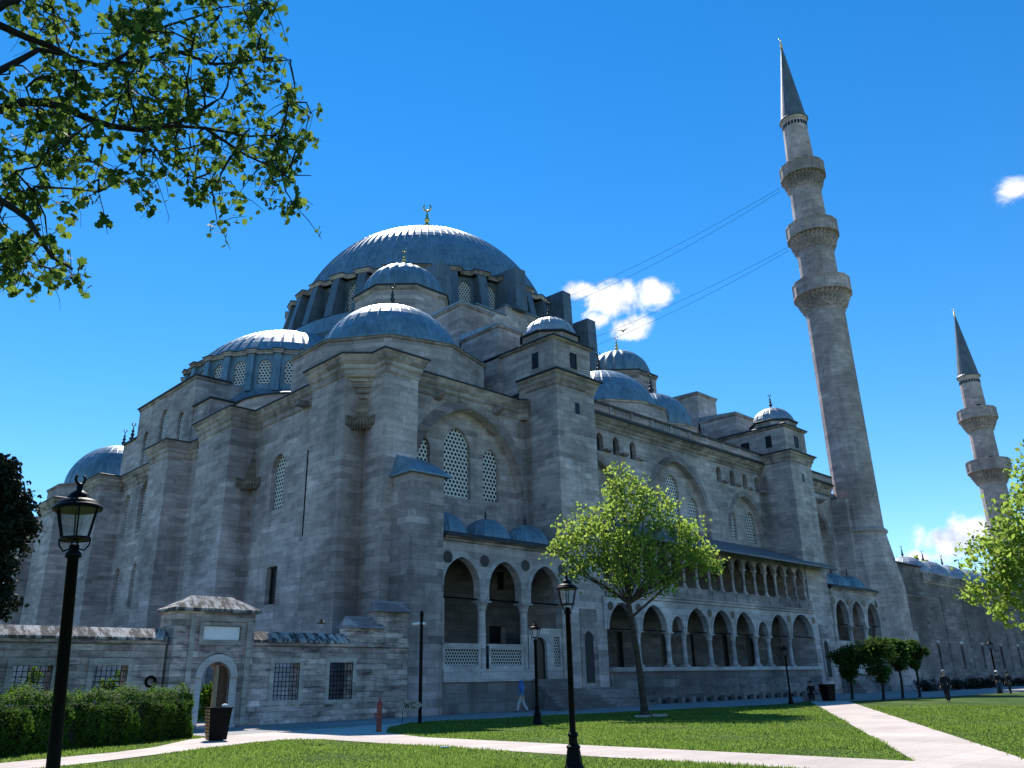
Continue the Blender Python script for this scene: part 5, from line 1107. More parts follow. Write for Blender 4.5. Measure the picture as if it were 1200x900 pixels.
# hedge: clipped box with ragged leafy skin
def hedge():
    root = thing('hedge', 'clipped leafy green hedge in front of the garden wall, top in sun', 'hedge', (8, 28.6, 0))
    A = Vector((-3, 22.6, 0)); Bp = Vector((13.7, 31.9, 0)); d = (Bp-A); Ln = d.length; d.normalize(); nrm = Vector((d.y, -d.x, 0)); W = 1.7; H = 1.43
    core = MB(); q = lambda s, w, z: tuple(A + d*s + nrm*w + Vector((0,0,z)))
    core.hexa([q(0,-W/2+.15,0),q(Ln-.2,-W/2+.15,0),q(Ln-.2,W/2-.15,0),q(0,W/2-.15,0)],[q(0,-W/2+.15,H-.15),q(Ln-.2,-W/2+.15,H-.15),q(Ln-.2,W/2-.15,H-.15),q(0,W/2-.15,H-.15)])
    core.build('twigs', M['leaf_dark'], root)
    n = 62000; s = rng.random(n)*Ln; k = rng.random(n)
    w = np.where(k < .45, W/2, np.where(k < .85, (rng.random(n)-.5)*W, -W/2)); z = np.where((k < .45) | (k > .85), rng.random(n)*H, H)
    e = rng.random(n) < .08; s = np.where(e, Ln-.05, s); w = np.where(e, (rng.random(n)-.5)*W, w); z = np.where(e, rng.random(n)*H, z)
    bump = .13*np.sin(s*1.9+z*2)*np.sin(w*3+1.3)+.09*np.sin(s*4.3+w*4)+.07*np.sin(z*6+s*3)+.05*np.sin(s*11+w*9)
    c = np.stack([s, w, z], 1); ctr = np.stack([s, w*0, z*0+H*.5], 1); nr = c-ctr; nr[:, 0] = np.where(e, 1.2, 0); nr /= np.linalg.norm(nr, axis=1)[:, None]+1e-6
    c = c + nr*(bump+rng.normal(size=n)*.05)[:, None]; c[:, 2] += np.where(z > H-.02, np.abs(rng.normal(size=n))*.10+np.maximum(0, np.sin(s*9.7+w*6))*.08*(rng.random(n) < .5), 0)
    ov = np.maximum(0, np.abs(c[:,1])-(W/2-.3))*np.maximum(0, c[:,2]-(H-.3)); c[:,2] -= ov*1.5; c[:,1] -= np.sign(c[:,1])*ov*1.5; ov = np.maximum(0, s-(Ln-.5))*np.maximum(0, np.abs(c[:,1])-.35); c[:,0] -= ov*1.0
    # round the corners
    P = np.array(A)[None] + c[:, :1]*np.array(d)[None] + c[:, 1:2]*np.array(nrm)[None]; P[:, 2] += c[:, 2]
    NR = nr[:, :1]*np.array(d)[None] + nr[:, 1:2]*np.array(nrm)[None]; NR[:, 2] += nr[:, 2]
    leaves('foliage', P, .075, M['leaf_hedge'], root, up=.1, nrm=NR)
hedge()

# --- overhanging boughs of a big plane tree whose trunk stands left of the camera
def overhang():
    root = thing('plane_tree', 'leafy boughs of a big plane tree hanging over the upper left', 'tree', (-4.5, 7.5, 0))
    mb = MB(); fork = Vector((-4.0, 7.8, 6.2))
    mb.tube([(-4.6,7.4,0),(-4.5,7.5,.5),(-4.4,7.6,3),tuple(fork)], [.55,.42,.36,.32], 14)
    rr = [.05,.045,.06,.045,.035,.07,.025,.025,.02,.025]; allp = []
    for i, l in enumerate(LM):
        pts = [Vector(p) for p in l]; n = len(pts)
        if i in (0,1,2,3,4,5):
            s = fork; m1 = s.lerp(pts[0], .5)+Vector((0,0,.35)); pl = [s, m1]+pts; rd = [.16,.12]+[rr[i]*(1-.7*k/(n-1)) for k in range(n)]
        else: pl = pts; rd = [rr[i]*(1-.75*k/(n-1)) for k in range(n)]
        # wobble between the given points
        out = [pl[0]]; ro = [rd[0]]
        for a, b, ra, rb in zip(pl, pl[1:], rd, rd[1:]):
            m_ = a.lerp(b, .5)+Vector((random.uniform(-.04,.04), random.uniform(-.04,.04), random.uniform(-.05,.05))); out += [m_, b]; ro += [(ra+rb)/2, rb]
        mb.tube([tuple(p) for p in out], ro, 7, cap=False)
        for a, b in zip(pts, pts[1:]):
            for t in (0,.25,.5,.75): allp.append(a.lerp(b, t))
        allp.append(pts[-1])
    P = []; rnd = random.Random(2)
    done = list(allp)
    for c in sorted(CL, key=lambda c: min((Vector(c)-a).length for a in allp)):
        C = Vector(c); near = min(done, key=lambda a: (a-C).length)
        if (near-C).length > 1.9: continue
        m_ = near.lerp(C, .5)+Vector((rnd.uniform(-.1,.1), rnd.uniform(-.1,.1), rnd.uniform(-.02,.12)))
        mb.tube([tuple(near), tuple(m_), tuple(C)], [.016,.011,.006], 4, cap=False); done += [m_, C]
        for k in range(rnd.choice([3,4,5])):
            e = C+Vector((rnd.gauss(0,.2), rnd.gauss(0,.2), rnd.gauss(-.12,.2))); mb.tube([tuple(C), tuple(C.lerp(e,.5)+Vector((0,0,.03))), tuple(e)], [.006,.005,.003], 3, cap=False)
            nl = rnd.choice([3,4,6,9])
            for j in range(nl): 
                t = rnd.random()**.6; q = C.lerp(e, t); P.append((q.x+rnd.gauss(0,.045), q.y+rnd.gauss(0,.045), q.z+rnd.gauss(-.03,.05)))
            if rnd.random() < .12:   # bare hanging twig
                f = e+Vector((rnd.gauss(0,.08), rnd.gauss(0,.08), -rnd.uniform(.15,.35))); mb.tube([tuple(e), tuple(e.lerp(f,.5)+Vector((.02,0,0))), tuple(f)], [.004,.003,.002], 3)
    mb.build('trunk', M['bark_dark'], root)
    leaves('crown', np.array(P), .088, M['leaf_branch'], root, up=.15, lobed=True, jit=.4)
overhang()

# ------------------------------------------------------------------ street lamps
def make_lamp():
    root = thing('street_lamp', 'x', 'street lamp', (0, 0, 0), 'black lantern street lamps')
    b = MB(); b.lathe((0,0), [(.20,0),(.20,.05),(.17,.1),(.15,.22),(.12,.38),(.145,.40),(.145,.43),(.095,.47),(.085,.6),(.11,.63),(.11,.66),(.07,.70)], 12, capb=True)
    for k in range(8):
        a = k*pi/4; b.tube([(.168*cos(a),.168*sin(a),.08),(.12*cos(a),.12*sin(a),.38)], .012, 5)
    b.build('base', M['iron'], root, smooth=False)
    p = MB(); p.lathe((0,0), [(.066,.68),(.055,3.02),(.08,3.03),(.08,3.07),(.05,3.1),(.05,3.16)], 14, capt=True); p.build('pole', M['iron'], root, smooth=True)
    g = MB()
    for k in range(4):
        a = pi/4+k*pi/2
        g.tube([(.04*cos(a),.04*sin(a),3.12),(.10*cos(a),.10*sin(a),3.10),(.145*cos(a),.145*sin(a),3.16),(.15*cos(a),.15*sin(a),3.22)], .009, 6)
    for k in range(6):
        a = k*pi/3; g.tube([(.14*cos(a),.14*sin(a),3.22),(.215*cos(a),.215*sin(a),3.55)], .010, 6)
    g.lathe((0,0), [(.135,3.21),(.155,3.21),(.155,3.235),(.135,3.235),(.135,3.21)], 24); g.lathe((0,0),[(.03,3.2),(.135,3.22)],24)
    g.build('lantern_frame', M['iron'], root)
    h = MB(); h.lathe((0,0), [(.0,3.555),(.20,3.54),(.245,3.535),(.25,3.55),(.235,3.575),(.21,3.59),(.205,3.605),(.17,3.635),(.115,3.65),(.11,3.68),(.085,3.72),(.045,3.745),(.03,3.76),(.035,3.80),(.02,3.83)], 28, capt=True)
    pts = [(.055*sin(a), 0, 3.875-.055*cos(a)) for a in np.linspace(-2.5,2.5,11)]; h.tube(pts, [.008+.008*cos(a/2.6) for a in np.linspace(-2.5,2.5,11)], 5)
    h.build('hood', M['iron'], root, smooth=True)
    gl = MB(); gl.lathe((0,0), [(.136,3.24),(.20,3.53)], 6); gl.build('glass', M['lampglass'], root)
    return root
def glassmat():
    m, nt, b = mat('lantern_glass'); nt.nodes.remove(b); out = nt.nodes['Material Output']
    t = N(nt, 'ShaderNodeBsdfTransparent'); t.inputs[0].default_value = (.93,.95,.96,1); g = N(nt, 'ShaderNodeBsdfGlossy'); g.inputs['Roughness'].default_value = .1
    mx_ = N(nt, 'ShaderNodeMixShader'); mx_.inputs[0].default_value = .06; L(nt, t.outputs[0], mx_.inputs[1]); L(nt, g.outputs[0], mx_.inputs[2]); L(nt, mx_.outputs[0], out.inputs['Surface']); return m
M['lampglass'] = glassmat()
lamp0 = make_lamp()
spots = [((2.66,9.32),.975,.3,'tall black lantern street lamp nearest the camera, at the left in front of the wall'),
         ((13.3,12.0),.985,.6,'black lantern street lamp in the foreground left of the lawn tree, before the niche'),
         ((25.54,24.93),1.05,.2,'black lantern street lamp before the small door of the three-arched portico'),
         ((51.6,27.8),.93,.9,'black lantern street lamp before the right end of the long arcade'),
         ((79.5,24.0),1.1,.5,'farthest black lantern street lamp, before the slot windows of the courtyard wall')]
for i, (p, s, r, lab) in enumerate(spots):
    o = lamp0 if i == 0 else copy_tree(lamp0); o.location = (p[0], p[1], 0); o.scale = (s, s, s); o.rotation_euler = (0, 0, r); o['label'] = lab
    if i == 0:      # this post stands a few degrees out of plumb
        o.location = Vector((p[0], p[1], 0)) + RX*.27; o.rotation_euler = (Matrix.Rotation(-.066, 4, FX) @ Matrix.Rotation(r, 4, 'Z')).to_euler()
# slender camera pole
root = thing('lamp_post', 'thin black post with small white fixtures beside the WC sign', 'post', (24.46,31.19,0))
MB().lathe((24.46,31.19), [(.14,0),(.14,.03),(.085,.05),(.075,4.6),(.09,4.62),(.09,4.78),(.02,4.86)], 12, capt=True).build('pole', M['iron'], root)
M['white'] = simple('white_plastic', (.7,.7,.72), .4)
for d, l in ((-1,.42),(1,.2)):
    mb = MB(); c0 = Vector((24.46,31.19,4.3)); e = c0 + RX*d*l + Vector((0,0,-.03)); mb.tube([tuple(c0), tuple(c0.lerp(e,.3)), tuple(e)], [.03,.075,.05], 8); mb.build('floodlight', M['white'], root)
# WC sign
M['sign'] = simple('pale_grey_sign', (.30,.27,.22), .5, 0, .1, 6); M['ink'] = simple('black_lettering', (.01,.01,.012), .5)
wc = thing('wc_sign', 'small arrow-shaped WC sign on a thin stake by the post', 'sign', (23.13,30.73,0))
c0 = Vector((23.13,30.73,0)); n_ = -FX
def pt(x, z, d=0): return tuple(c0 + RX*x + Vector((0,0,z)) - FX*d)
mb = MB(); mb.tube([pt(0,0), pt(.02,.6), pt(.03,1.05)], .014, 6); mb.build('stake', M['iron'], wc)
ol = [(-.05,.55),(.62,.58),(.86,.80),(.62,1.02),(-.05,.99)]; k = len(ol)
mb = MB(); mb.add([pt(x,z,.02) for x, z in ol]+[pt(x,z,-.02) for x, z in ol], [tuple(range(k)), tuple(range(2*k-1,k-1,-1))]+[(i,(i+1)%k,k+(i+1)%k,k+i) for i in range(k)]); bd = mb.build('board', M['sign'], wc)
def stroke(mb, pts, w=.028):
    for a, b in zip(pts, pts[1:]):
        a = Vector((a[0],0,a[1])); b = Vector((b[0],0,b[1])); d = (b-a).normalized(); nn = Vector((-d.z,0,d.x))*w; a = a-d*w*.6; b = b+d*w*.6
        mb.add([pt(q.x,q.z,.026) for q in (a-nn,b-nn,b+nn,a+nn)], [(0,1,2,3)])
mb = MB(); stroke(mb, [(.08,.91),(.14,.69),(.195,.87),(.25,.69),(.31,.91)], .02); stroke(mb, [(.55,.87),(.50,.91),(.43,.91),(.39,.85),(.39,.75),(.43,.69),(.50,.69),(.55,.73)], .02); mb.build('lettering', M['ink'], bd)
# red fire hydrant post
hy = thing('hydrant_post', 'faded red metal hydrant post at the tip of the lawn', 'hydrant', (19.45,27.26,0)); M['red'] = simple('faded_red_paint', (.20,.055,.045), .55, .1, .3, 9)
MB().lathe((19.45,27.26), [(.10,0),(.10,.6),(.115,.62),(.115,.66),(.10,.68),(.10,.95),(.12,.97),(.12,1.0),(.09,1.04),(.04,1.08),(.035,1.15),(.05,1.16),(.05,1.2)], 14, capt=True).build('barrel', M['red'], hy)
MB().tube([(19.45,27.26,.62), tuple(Vector((19.45,27.26,.62))+RX*-.17)], .045, 8).build('outlet', M['red'], hy)
# slatted litter bins
def bin_(u, v, s, label, wrap=True):
    r = thing('litter_bin', label, 'litter bin', (0,0,0), 'litter bins'); rot = Matrix.Rotation(radians(-14), 4, 'Z')
    mb = MB(); mb.hexa([(-.28,-.28,.04),(.28,-.28,.04),(.28,.28,.04),(-.28,.28,.04)],[(-.36,-.36,1.0),(.36,-.36,1.0),(.36,.36,1.0),(-.36,.36,1.0)]); mb.build('body', M['iron'], r)
    sl = MB()
    for k in range(9):
        z = .08+k*.105; w = .285+.08*(z/1.0)
        sl.hexa([(-w-.02,-w,z),(-w-.0,-w,z),(-w,w,z),(-w-.02,w,z)],[(-w-.025,-w,z+.075),(-w-.0,-w,z+.075),(-w,w,z+.075),(-w-.025,w,z+.075)])
    sl.build('slats', M['slat'] if wrap else M['iron'], r)
    mb = MB(); mb.panel((-.39,-.39,1.0),(1,0,0),(0,0,1),[(0,0)]*0 or rect(0,.01,0,.01)) if False else None
    mb = MB()
    for a, b, c_, d in ((-.39,.39,-.39,-.31),(-.39,.39,.31,.39),(-.39,-.31,-.31,.31),(.31,.39,-.31,.31)): mb.box(a,b,c_,d,1.0,1.05)
    mb.build('rim', M['iron'], r)
    r.location = (u, v, 0); r.rotation_euler = (0, 0, radians(-14)); r.scale = (s, s, s); return r
M['slat'] = simple('yellow_brown_slats', (.30,.20,.09), .6, 0, .3, 8)
bn = bin_(13.6, 28.3, 1.0, 'dark square litter bin with yellow slats beside the hedge, white scrap on top')
MB().add([0],[0]) if False else None
mb = MB(); mb.hexa([(.0,-.395,1.05),(.16,-.37,1.05),(.2,-.3,1.05),(.05,-.3,1.05)],[(.02,-.38,1.10),(.15,-.35,1.12),(.18,-.32,1.1),(.06,-.31,1.12)])
mb = MB(); c_ = Vector((13.6,28.3,1.04)); mb.sphere((c_.x+.1,c_.y-.2,1.1), .1, 8, 5, (1.2,.8,.6)); o = mb.build('paper_scrap', M['white']); tag(o, 'crumpled white paper scrap on the rim of the slatted bin', 'paper')
bn2 = bin_(57.0, 27.9, 1.05, 'dark square litter bin where the diagonal walk meets the shaded pavement', False)
# stone slab at the foot of the tree, scrap on the lawn
mb = MB(); c_ = Vector((33.0,24.9,0)); 
for a, b, z0, z1 in ((-.75,-.0,.0,.10),(.05,.75,.02,.13)):
    p = [c_+RX*a-FX*.25, c_+RX*b-FX*.22, c_+RX*(b-.05)+FX*.25, c_+RX*(a+.04)+FX*.22]; mb.prism([(q.x,q.y) for q in p], z0, z1)
o = mb.build('stone_slab', M['marble']); tag(o, 'flat pale stone slabs lying on the grass at the foot of the tree', 'stone')
mb = MB(); c_ = Vector((15.2,18.3,.0)); p = [c_-RX*.13-FX*.07, c_+RX*.12-FX*.05, c_+RX*.14+FX*.06, c_-RX*.11+FX*.07]; mb.prism([(q.x,q.y) for q in p], .06, .085)
o = mb.build('plastic_scrap', simple('pale_blue_plastic', (.35,.55,.58), .4)); tag(o, 'small pale blue plastic scrap on the near lawn', 'litter')

# ------------------------------------------------------------------ birds
def bird(loc, span, heading, label):
    root = thing('bird', label, 'bird', loc, 'birds in flight'); X = RX.copy(); c = Vector(loc)
    F_ = Vector((cos(heading), sin(heading), 0)); S_ = Vector((-sin(heading), cos(heading), 0)); s = span
    mb = MB(); pts = [c-F_*.28*s, c-F_*.1*s, c, c+F_*.12*s, c+F_*.2*s, c+F_*.27*s]; mb.tube([tuple(p) for p in pts], [.02*s,.05*s,.065*s,.05*s,.035*s,.006*s], 8)
    mb.add([tuple(c-F_*.15*s), tuple(c-F_*.38*s+S_*.07*s), tuple(c-F_*.38*s-S_*.07*s)], [(0,1,2)])
    b = mb.build('body', M['bird'], root, smooth=True)
    for sg in (-1, 1):
        w = MB(); q = [c+F_*.1*s+S_*sg*.03*s, c+F_*.13*s+S_*sg*.22*s+Vector((0,0,.13*s)), c-F_*.03*s+S_*sg*.5*s+Vector((0,0,.16*s)), c-F_*.1*s+S_*sg*.24*s+Vector((0,0,.10*s)), c-F_*.08*s+S_*sg*.03*s]
        up_ = Vector((0,0,.012*s)); w.add([tuple(p) for p in q]+[tuple(p+up_) for p in q], [(0,1,2,3,4),(9,8,7,6,5)]+[(i,(i+1)%5,5+(i+1)%5,5+i) for i in range(5)]); w.build('wing', M['bird'], root)
M['bird'] = simple('dark_feathers', (.03,.03,.035), .7)
bird((15.9,25.9,3.72), .62, radians(-40), 'dark bird with raised wings flying in front of the qibla wall')
bird((47.9,36.14,27.49), .9, radians(20), 'small dark bird against the white cloud')

# ------------------------------------------------------------------ people
def skin_mesh(name, nodes, edges, m, parent, sub=2):
    me = D.meshes.new(name); off = wloc(parent)
    me.from_pydata([tuple(Vector(p[0])-off) for p in nodes], edges, []); o = D.objects.new(name, me); COL.objects.link(o)
    md = o.modifiers.new('s', 'SKIN'); md.use_smooth_shade = True
    for i, p in enumerate(nodes):
        r = p[1]; me.skin_vertices[0].data[i].radius = (r, r) if not hasattr(r, '__len__') else r
    me.skin_vertices[0].data[0].use_root = True
    sb = o.modifiers.new('u', 'SUBSURF'); sb.levels = sub; sb.render_levels = sub
    dg = bpy.context.evaluated_depsgraph_get(); nm = D.meshes.new_from_object(o.evaluated_get(dg)); o.modifiers.clear(); o.data = nm
    nm.materials.clear(); nm.materials.append(m); o.parent = parent; return o
def person(loc, head, label, H=1.72, stride=.35, skirt=False, top='cloth_dark', bottom='cloth_dark', hair='hair', hat=None, sit=False, coat=False, scarf=None):
    """standing/walking/sitting figure; `head` = heading angle"""
    root = thing('person', label, 'person', loc); k = H/1.72; F_ = Vector((cos(head), sin(head), 0)); S_ = Vector((-sin(head), cos(head), 0)); o = Vector(loc)
    def W(f, s, z): return tuple(o + F_*f*k + S_*s*k + Vector((0,0,z*k)))
    hipz = .92 if not sit else .50
    nodes = [(W(0,0,hipz),.13*k),(W(.02,0,hipz+.2),.115*k),(W(.03,0,hipz+.38),.145*k),(W(.02,0,hipz+.50),.085*k),(W(.035,0,hipz+.58),.055*k),(W(.05,0,hipz+.66),.085*k),(W(.05,0,hipz+.76),.088*k)]
    edges = [(i, i+1) for i in range(6)]; arms = {}
    for sg, sw in ((1, 1), (-1, -1)):
        b = len(nodes); st = stride*sw
        if sit: leg = [(.02,.09*sg,hipz-.02,.095),(.42,.11*sg,hipz-.0,.07),(.45,.11*sg,.10,.045),(.56,.11*sg,.045,.04)]
        else: leg = [(0,.09*sg,.86,.095),(st*.5+.06,.09*sg,.48,.062),(st-.02,.09*sg,.10,.045),(st+.14,.09*sg,.045,.038)]
        for f, s, z, r in leg: nodes.append((W(f,s,z), r*k))
        edges += [(0,b),(b,b+1),(b+1,b+2),(b+2,b+3)]
        b = len(nodes); a = -sw*stride*.5
        arm = [(.02,.19*sg,hipz+.46,.055),(a*.4,.24*sg,hipz+.2,.042),(a+.1,.25*sg,hipz-.02,.03),(a+.14,.25*sg,hipz-.09,.03)] if not sit else [(.02,.19*sg,hipz+.46,.055),(.08,.24*sg,hipz+.2,.042),(.3,.17*sg,hipz+.12,.03),(.37,.14*sg,hipz+.1,.03)]
        for f, s, z, r in arm: nodes.append((W(f,s,z), r*k))
        edges += [(2,b),(b,b+1),(b+1,b+2),(b+2,b+3)]; pf, ps, pz = arm[3][:3]
        for j in range(4):    # fingers
            c = len(nodes); y = (j-1.5)*.02; l = (.075,.085,.08,.06)[j]
            nodes.append((W(pf+.03+y*.5,ps+y*.4,pz-.04),.009*k)); nodes.append((W(pf+.05+y*.5,ps+y*.4-.01*sg,pz-.04-l),.008*k)); edges += [(b+3,c),(c,c+1)]
        c = len(nodes); nodes.append((W(pf+.06,ps-.02*sg,pz-.03),.010*k)); edges.append((b+3,c))
    body = skin_mesh('body', nodes, edges, M['skin'], root, 1)
    # clothes are shells of their own over the same joints
    up = [(n[0], (n[1] if not hasattr(n[1],'__len__') else n[1][0])+.018*k) for n in nodes]
    a0, a1 = 11, 11
    L1 = 7; A1_ = 11; L2 = 11+4+9; A2_ = L2+4
    tn = [up[0],up[1],up[2],up[3]]; te = [(0,1),(1,2),(2,3)]
    if coat: tn.append((W(0,0,.72),.19*k)); te.append((0,4))
    for A in (A1_, A2_):
        b = len(tn); tn += [up[A],up[A+1],up[A+2]]; te += [(2,b),(b,b+1),(b+1,b+2)]
    skin_mesh('jacket', tn, te, M[top], root)
    bn_ = [up[0]]; be = []
    for Lg in (L1, L2):
        b = len(bn_); bn_ += [up[Lg],(up[Lg+1][0],up[Lg+1][1]+.012*k),(up[Lg+2][0],up[Lg+2][1]+.015*k)]; be += [(0,b),(b,b+1),(b+1,b+2)]
    skin_mesh('trousers', bn_, be, M[bottom], root)
    for Lg in (L1, L2): skin_mesh('shoe', [(nodes[Lg+2][0],.05*k),(nodes[Lg+3][0],.045*k)], [(0,1)], M['shoe'], root, 1)
    hm = MB(); c = Vector(W(.035,0,hipz+.745)); hm.sphere(tuple(c+Vector((0,0,.02*k))), .108*k, 12, 8, (1,1,1.05)); hm.build('hair' if not scarf else 'headscarf', M[scarf or hair], root, smooth=True)
    fm = MB(); hc = Vector(W(.14,0,hipz+.70)); fm.sphere(tuple(hc), .018*k, 6, 4); fm.sphere(tuple(Vector(W(.105,.035,hipz+.73))), .012*k, 6, 4); fm.sphere(tuple(Vector(W(.105,-.035,hipz+.73))), .012*k, 6, 4); fm.build('face', M['skin'], root)
    if scarf:
        sm = MB(); sm.lathe((0,0), [(.12,.0),(.19,-.16),(.21,-.32)], 12); 
        cc = Vector(W(.02,0,hipz+.68)); sm.v = [(cc.x+a*k, cc.y+b*k, cc.z+z*k) for a, b, z in sm.v]; sm.build('headscarf', M[scarf], root, smooth=True)
    if hat:
        hb = MB(); cc = Vector(W(.045,0,hipz+.80)); hb.lathe((cc.x,cc.y), [(.17*k,cc.z-.0),(.11*k,cc.z+.01),(.10*k,cc.z+.07),(.05*k,cc.z+.1)], 14, capt=True); hb.build('hat', M[hat], root, smooth=True)
    return root
M['skin'] = simple('skin', (.42,.26,.18), .5); M['hair'] = simple('grey_hair', (.32,.32,.33), .7); M['shoe'] = simple('dark_shoes', (.02,.02,.022), .5)
M['cloth_dark'] = simple('dark_cloth', (.018,.018,.024), .85, 0, .2, 12); M['cloth_blue'] = simple('blue_cloth', (.05,.17,.42), .8, 0, .15, 12); M['cloth_grey'] = simple('pale_grey_cloth', (.42,.42,.43), .85, 0, .15, 12)
M['cloth_black'] = simple('black_cloth', (.012,.012,.014), .9); M['hair_dark'] = simple('dark_hair', (.015,.012,.01), .6); M['cloth_jeans'] = simple('dark_denim', (.05,.07,.11), .85)
hx = atan2(-RX.y, -RX.x)
person((35.7,36.05,0), hx, 'person in blue headscarf and top with pale trousers walking along the wall', 1.70, .30, top='cloth_blue', bottom='cloth_grey', scarf='cloth_blue')
person((55.6,19.68,0), hx+.9, 'person in dark clothes with grey hair walking across the right lawn', 1.78, .24, coat=True)
person((57.6,29.4,.0), hx+1.2, 'seated dark figure beside the far litter bin', 1.7, 0, sit=True, hair='hair_dark', top='cloth_black', bottom='cloth_black')
mb = MB(); mb.box(57.2,58.1,29.1,29.9,0,.40); o = mb.build('stone_block', M['base_stone']); tag(o, 'low stone block the dark figure sits on beside the bin', 'stone block')
person((76.0,22.9,0), hx+1.4, 'person in pale hat and dark jacket at the right edge by the pavement', 1.7, .1, hat='white', bottom='cloth_jeans')
person((75.2,21.9,0), hx+.2, 'person in dark coat standing right of the one in the pale hat', 1.66, .1, coat=True, hair='hair_dark')
# dark low border shrubs along the courtyard wall
sb = (96,34,0); P_lb = [(tuple((88+i*3.0, 33.2+.3*sin(i), .35)), .8) for i in range(12)]
broadleaf('border_shrubs', 'low dark shrubs along the foot of the courtyard wall', 'shrubs', (100,33.2,0), (0,0,0), .2, P_lb, .16, 9000, M['leaf_dark'], .03, 3, 'bark_dark')
# distant treetop behind the courtyard domes
db = (190, 70, 0); broadleaf('distant_tree', 'green treetop rising behind the courtyard domes', 'tree', db, (0,0,0), 15, lob(db, [(0,0,23,3.4),(-3,0,22,2.6),(3,0,22.4,3),(0,0,19,4),(6,0,20,3)]), .8, 5000, M['leaf_plane'], .6, 31)

# ------------------------------------------------------------------ sun, sky, camera
SA, SE = radians(61), radians(50)
S = Vector((cos(SA)*cos(SE), sin(SA)*cos(SE), sin(SE)))
sl = D.lights.new('sun', 'SUN'); sl.energy = SUN_E; sl.angle = radians(.5); sl.color = (1, .95, .88); so = D.objects.new('sun', sl); COL.objects.link(so)
so.rotation_euler = (-S).to_track_quat('-Z', 'Y').to_euler(); so.location = (60, 100, 120)
w = D.worlds.new('World'); scn.world = w; w.use_nodes = True; nt = w.node_tree; bg = nt.nodes['Background']
sk = N(nt, 'ShaderNodeTexSky'); sk.sky_type = 'NISHITA'; sk.sun_disc = False; sk.sun_elevation = SE; sk.sun_rotation = atan2(S.x, S.y)
sk.altitude = 300; sk.air_density = 1.0; sk.dust_density = DUST; sk.ozone_density = OZ
hs = N(nt, 'ShaderNodeHueSaturation', i_Saturation=SAT, i_Value=1.0); L(nt, sk.outputs[0], hs.inputs['Color'])
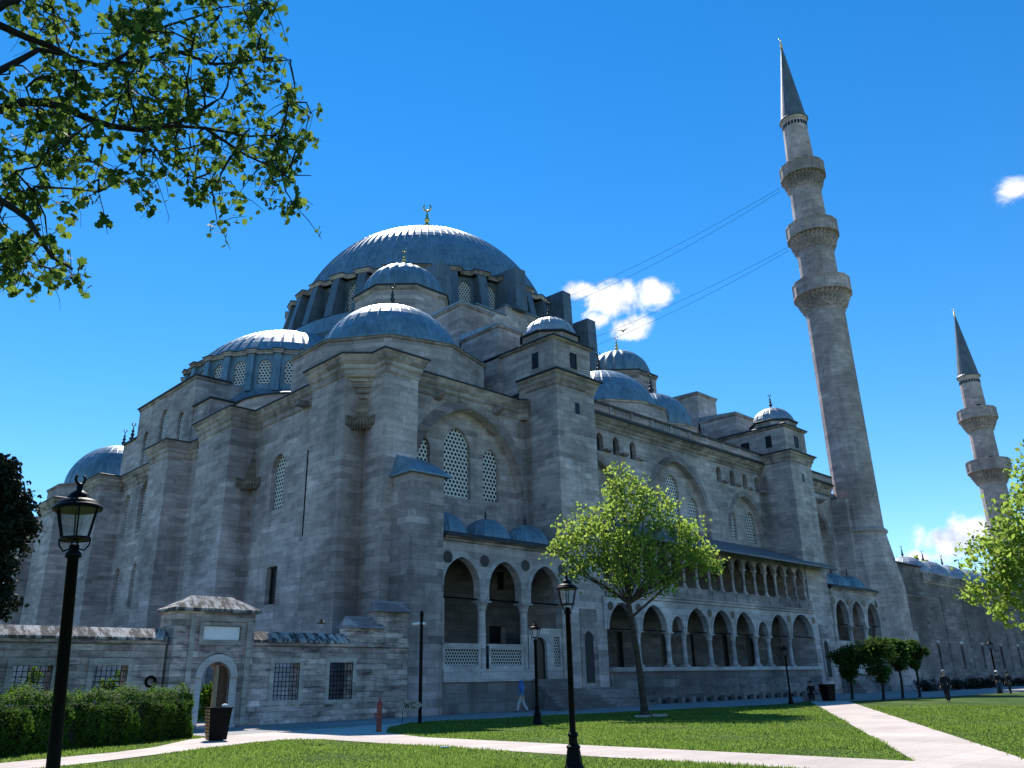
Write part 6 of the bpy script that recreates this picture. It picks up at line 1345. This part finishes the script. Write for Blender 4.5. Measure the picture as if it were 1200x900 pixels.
# clouds: noise on the view direction, gathered round a few bearings
tc = N(nt, 'ShaderNodeTexCoord'); nz = N(nt, 'ShaderNodeVectorMath', operation='NORMALIZE'); L(nt, tc.outputs['Generated'], nz.inputs[0])
n1 = N(nt, 'ShaderNodeTexNoise', i_Scale=17, i_Detail=12, i_Roughness=.64); n1.inputs['Distortion'].default_value = .35; L(nt, nz.outputs[0], n1.inputs['Vector'])
acc = None
for d, rx, ry, wgt in CLOUDS:
    d = Vector(d).normalized(); rgt = Vector((d.y, -d.x, 0)).normalized(); upv = rgt.cross(d)
    a = N(nt, 'ShaderNodeVectorMath', operation='DOT_PRODUCT'); L(nt, nz.outputs[0], a.inputs[0]); a.inputs[1].default_value = tuple(rgt/rx)
    b = N(nt, 'ShaderNodeVectorMath', operation='DOT_PRODUCT'); L(nt, nz.outputs[0], b.inputs[0]); b.inputs[1].default_value = tuple(upv/ry)
    fr_ = N(nt, 'ShaderNodeVectorMath', operation='DOT_PRODUCT'); L(nt, nz.outputs[0], fr_.inputs[0]); fr_.inputs[1].default_value = tuple(d)
    cb = N(nt, 'ShaderNodeCombineXYZ'); L(nt, a.outputs['Value'], cb.inputs[0]); L(nt, b.outputs['Value'], cb.inputs[1])
    ln = N(nt, 'ShaderNodeVectorMath', operation='LENGTH'); L(nt, cb.outputs[0], ln.inputs[0])
    mr = N(nt, 'ShaderNodeMapRange'); mr.inputs['From Min'].default_value = 0; mr.inputs['From Max'].default_value = 1.6; mr.inputs['To Min'].default_value = wgt; mr.inputs['To Max'].default_value = 0; L(nt, ln.outputs['Value'], mr.inputs['Value'])
    gt = N(nt, 'ShaderNodeMath', operation='GREATER_THAN'); L(nt, fr_.outputs['Value'], gt.inputs[0]); gt.inputs[1].default_value = .5
    ml = N(nt, 'ShaderNodeMath', operation='MULTIPLY'); L(nt, mr.outputs[0], ml.inputs[0]); L(nt, gt.outputs[0], ml.inputs[1])
    if acc is None: acc = ml.outputs[0]
    else:
        mxx = N(nt, 'ShaderNodeMath', operation='MAXIMUM'); L(nt, acc, mxx.inputs[0]); L(nt, ml.outputs[0], mxx.inputs[1]); acc = mxx.outputs[0]
ad = N(nt, 'ShaderNodeMath', operation='MULTIPLY_ADD'); L(nt, n1.outputs['Fac'], ad.inputs[0]); ad.inputs[1].default_value = 2.1; L(nt, acc, ad.inputs[2])
cm = N(nt, 'ShaderNodeMapRange', interpolation_type='SMOOTHSTEP'); cm.inputs['From Min'].default_value = 1.62; cm.inputs['From Max'].default_value = 2.1; L(nt, ad.outputs[0], cm.inputs['Value'])
mc = N(nt, 'ShaderNodeMix', data_type='RGBA'); L(nt, cm.outputs[0], mc.inputs['Factor']); L(nt, hs.outputs[0], mc.inputs['A']); n7 = N(nt, 'ShaderNodeTexNoise', i_Scale=34, i_Detail=8, i_Roughness=.6); L(nt, nz.outputs[0], n7.inputs['Vector'])
cr7 = N(nt, 'ShaderNodeValToRGB'); L(nt, n7.outputs['Fac'], cr7.inputs[0]); cr7.color_ramp.elements[0].position = .35; cr7.color_ramp.elements[1].position = .55
cr7.color_ramp.elements[0].color = (CLOUD_COL[0]*.58, CLOUD_COL[1]*.64, CLOUD_COL[2]*.76, 1); cr7.color_ramp.elements[1].color = CLOUD_COL; L(nt, cr7.outputs[0], mc.inputs['B'])
L(nt, mc.outputs['Result'], bg.inputs['Color']); bg.inputs['Strength'].default_value = SKY_S

cam = D.cameras.new('camera'); co = D.objects.new('camera', cam); COL.objects.link(co); scn.camera = co
cam.sensor_fit = 'HORIZONTAL'; cam.sensor_width = 36; cam.lens = 28.8; cam.clip_end = 4000; cam.clip_start = .1
Rv, Uv, Fv = Vector((.71811,-.69565,-.01968)), Vector((-.22474,-.25857,.93949)), Vector((.65864,.67024,.34202))
m3 = Matrix((Rv, Uv, -Fv)).transposed().to_4x4(); m3.translation = (0, 0, 1.65); co.matrix_world = m3
scn.view_settings.view_transform = 'Standard'; scn.view_settings.look = 'None'; scn.view_settings.exposure = EXPO; scn.view_settings.gamma = 1
scn.cycles.max_bounces = 6; scn.cycles.diffuse_bounces = 2; scn.cycles.transparent_max_bounces = 8
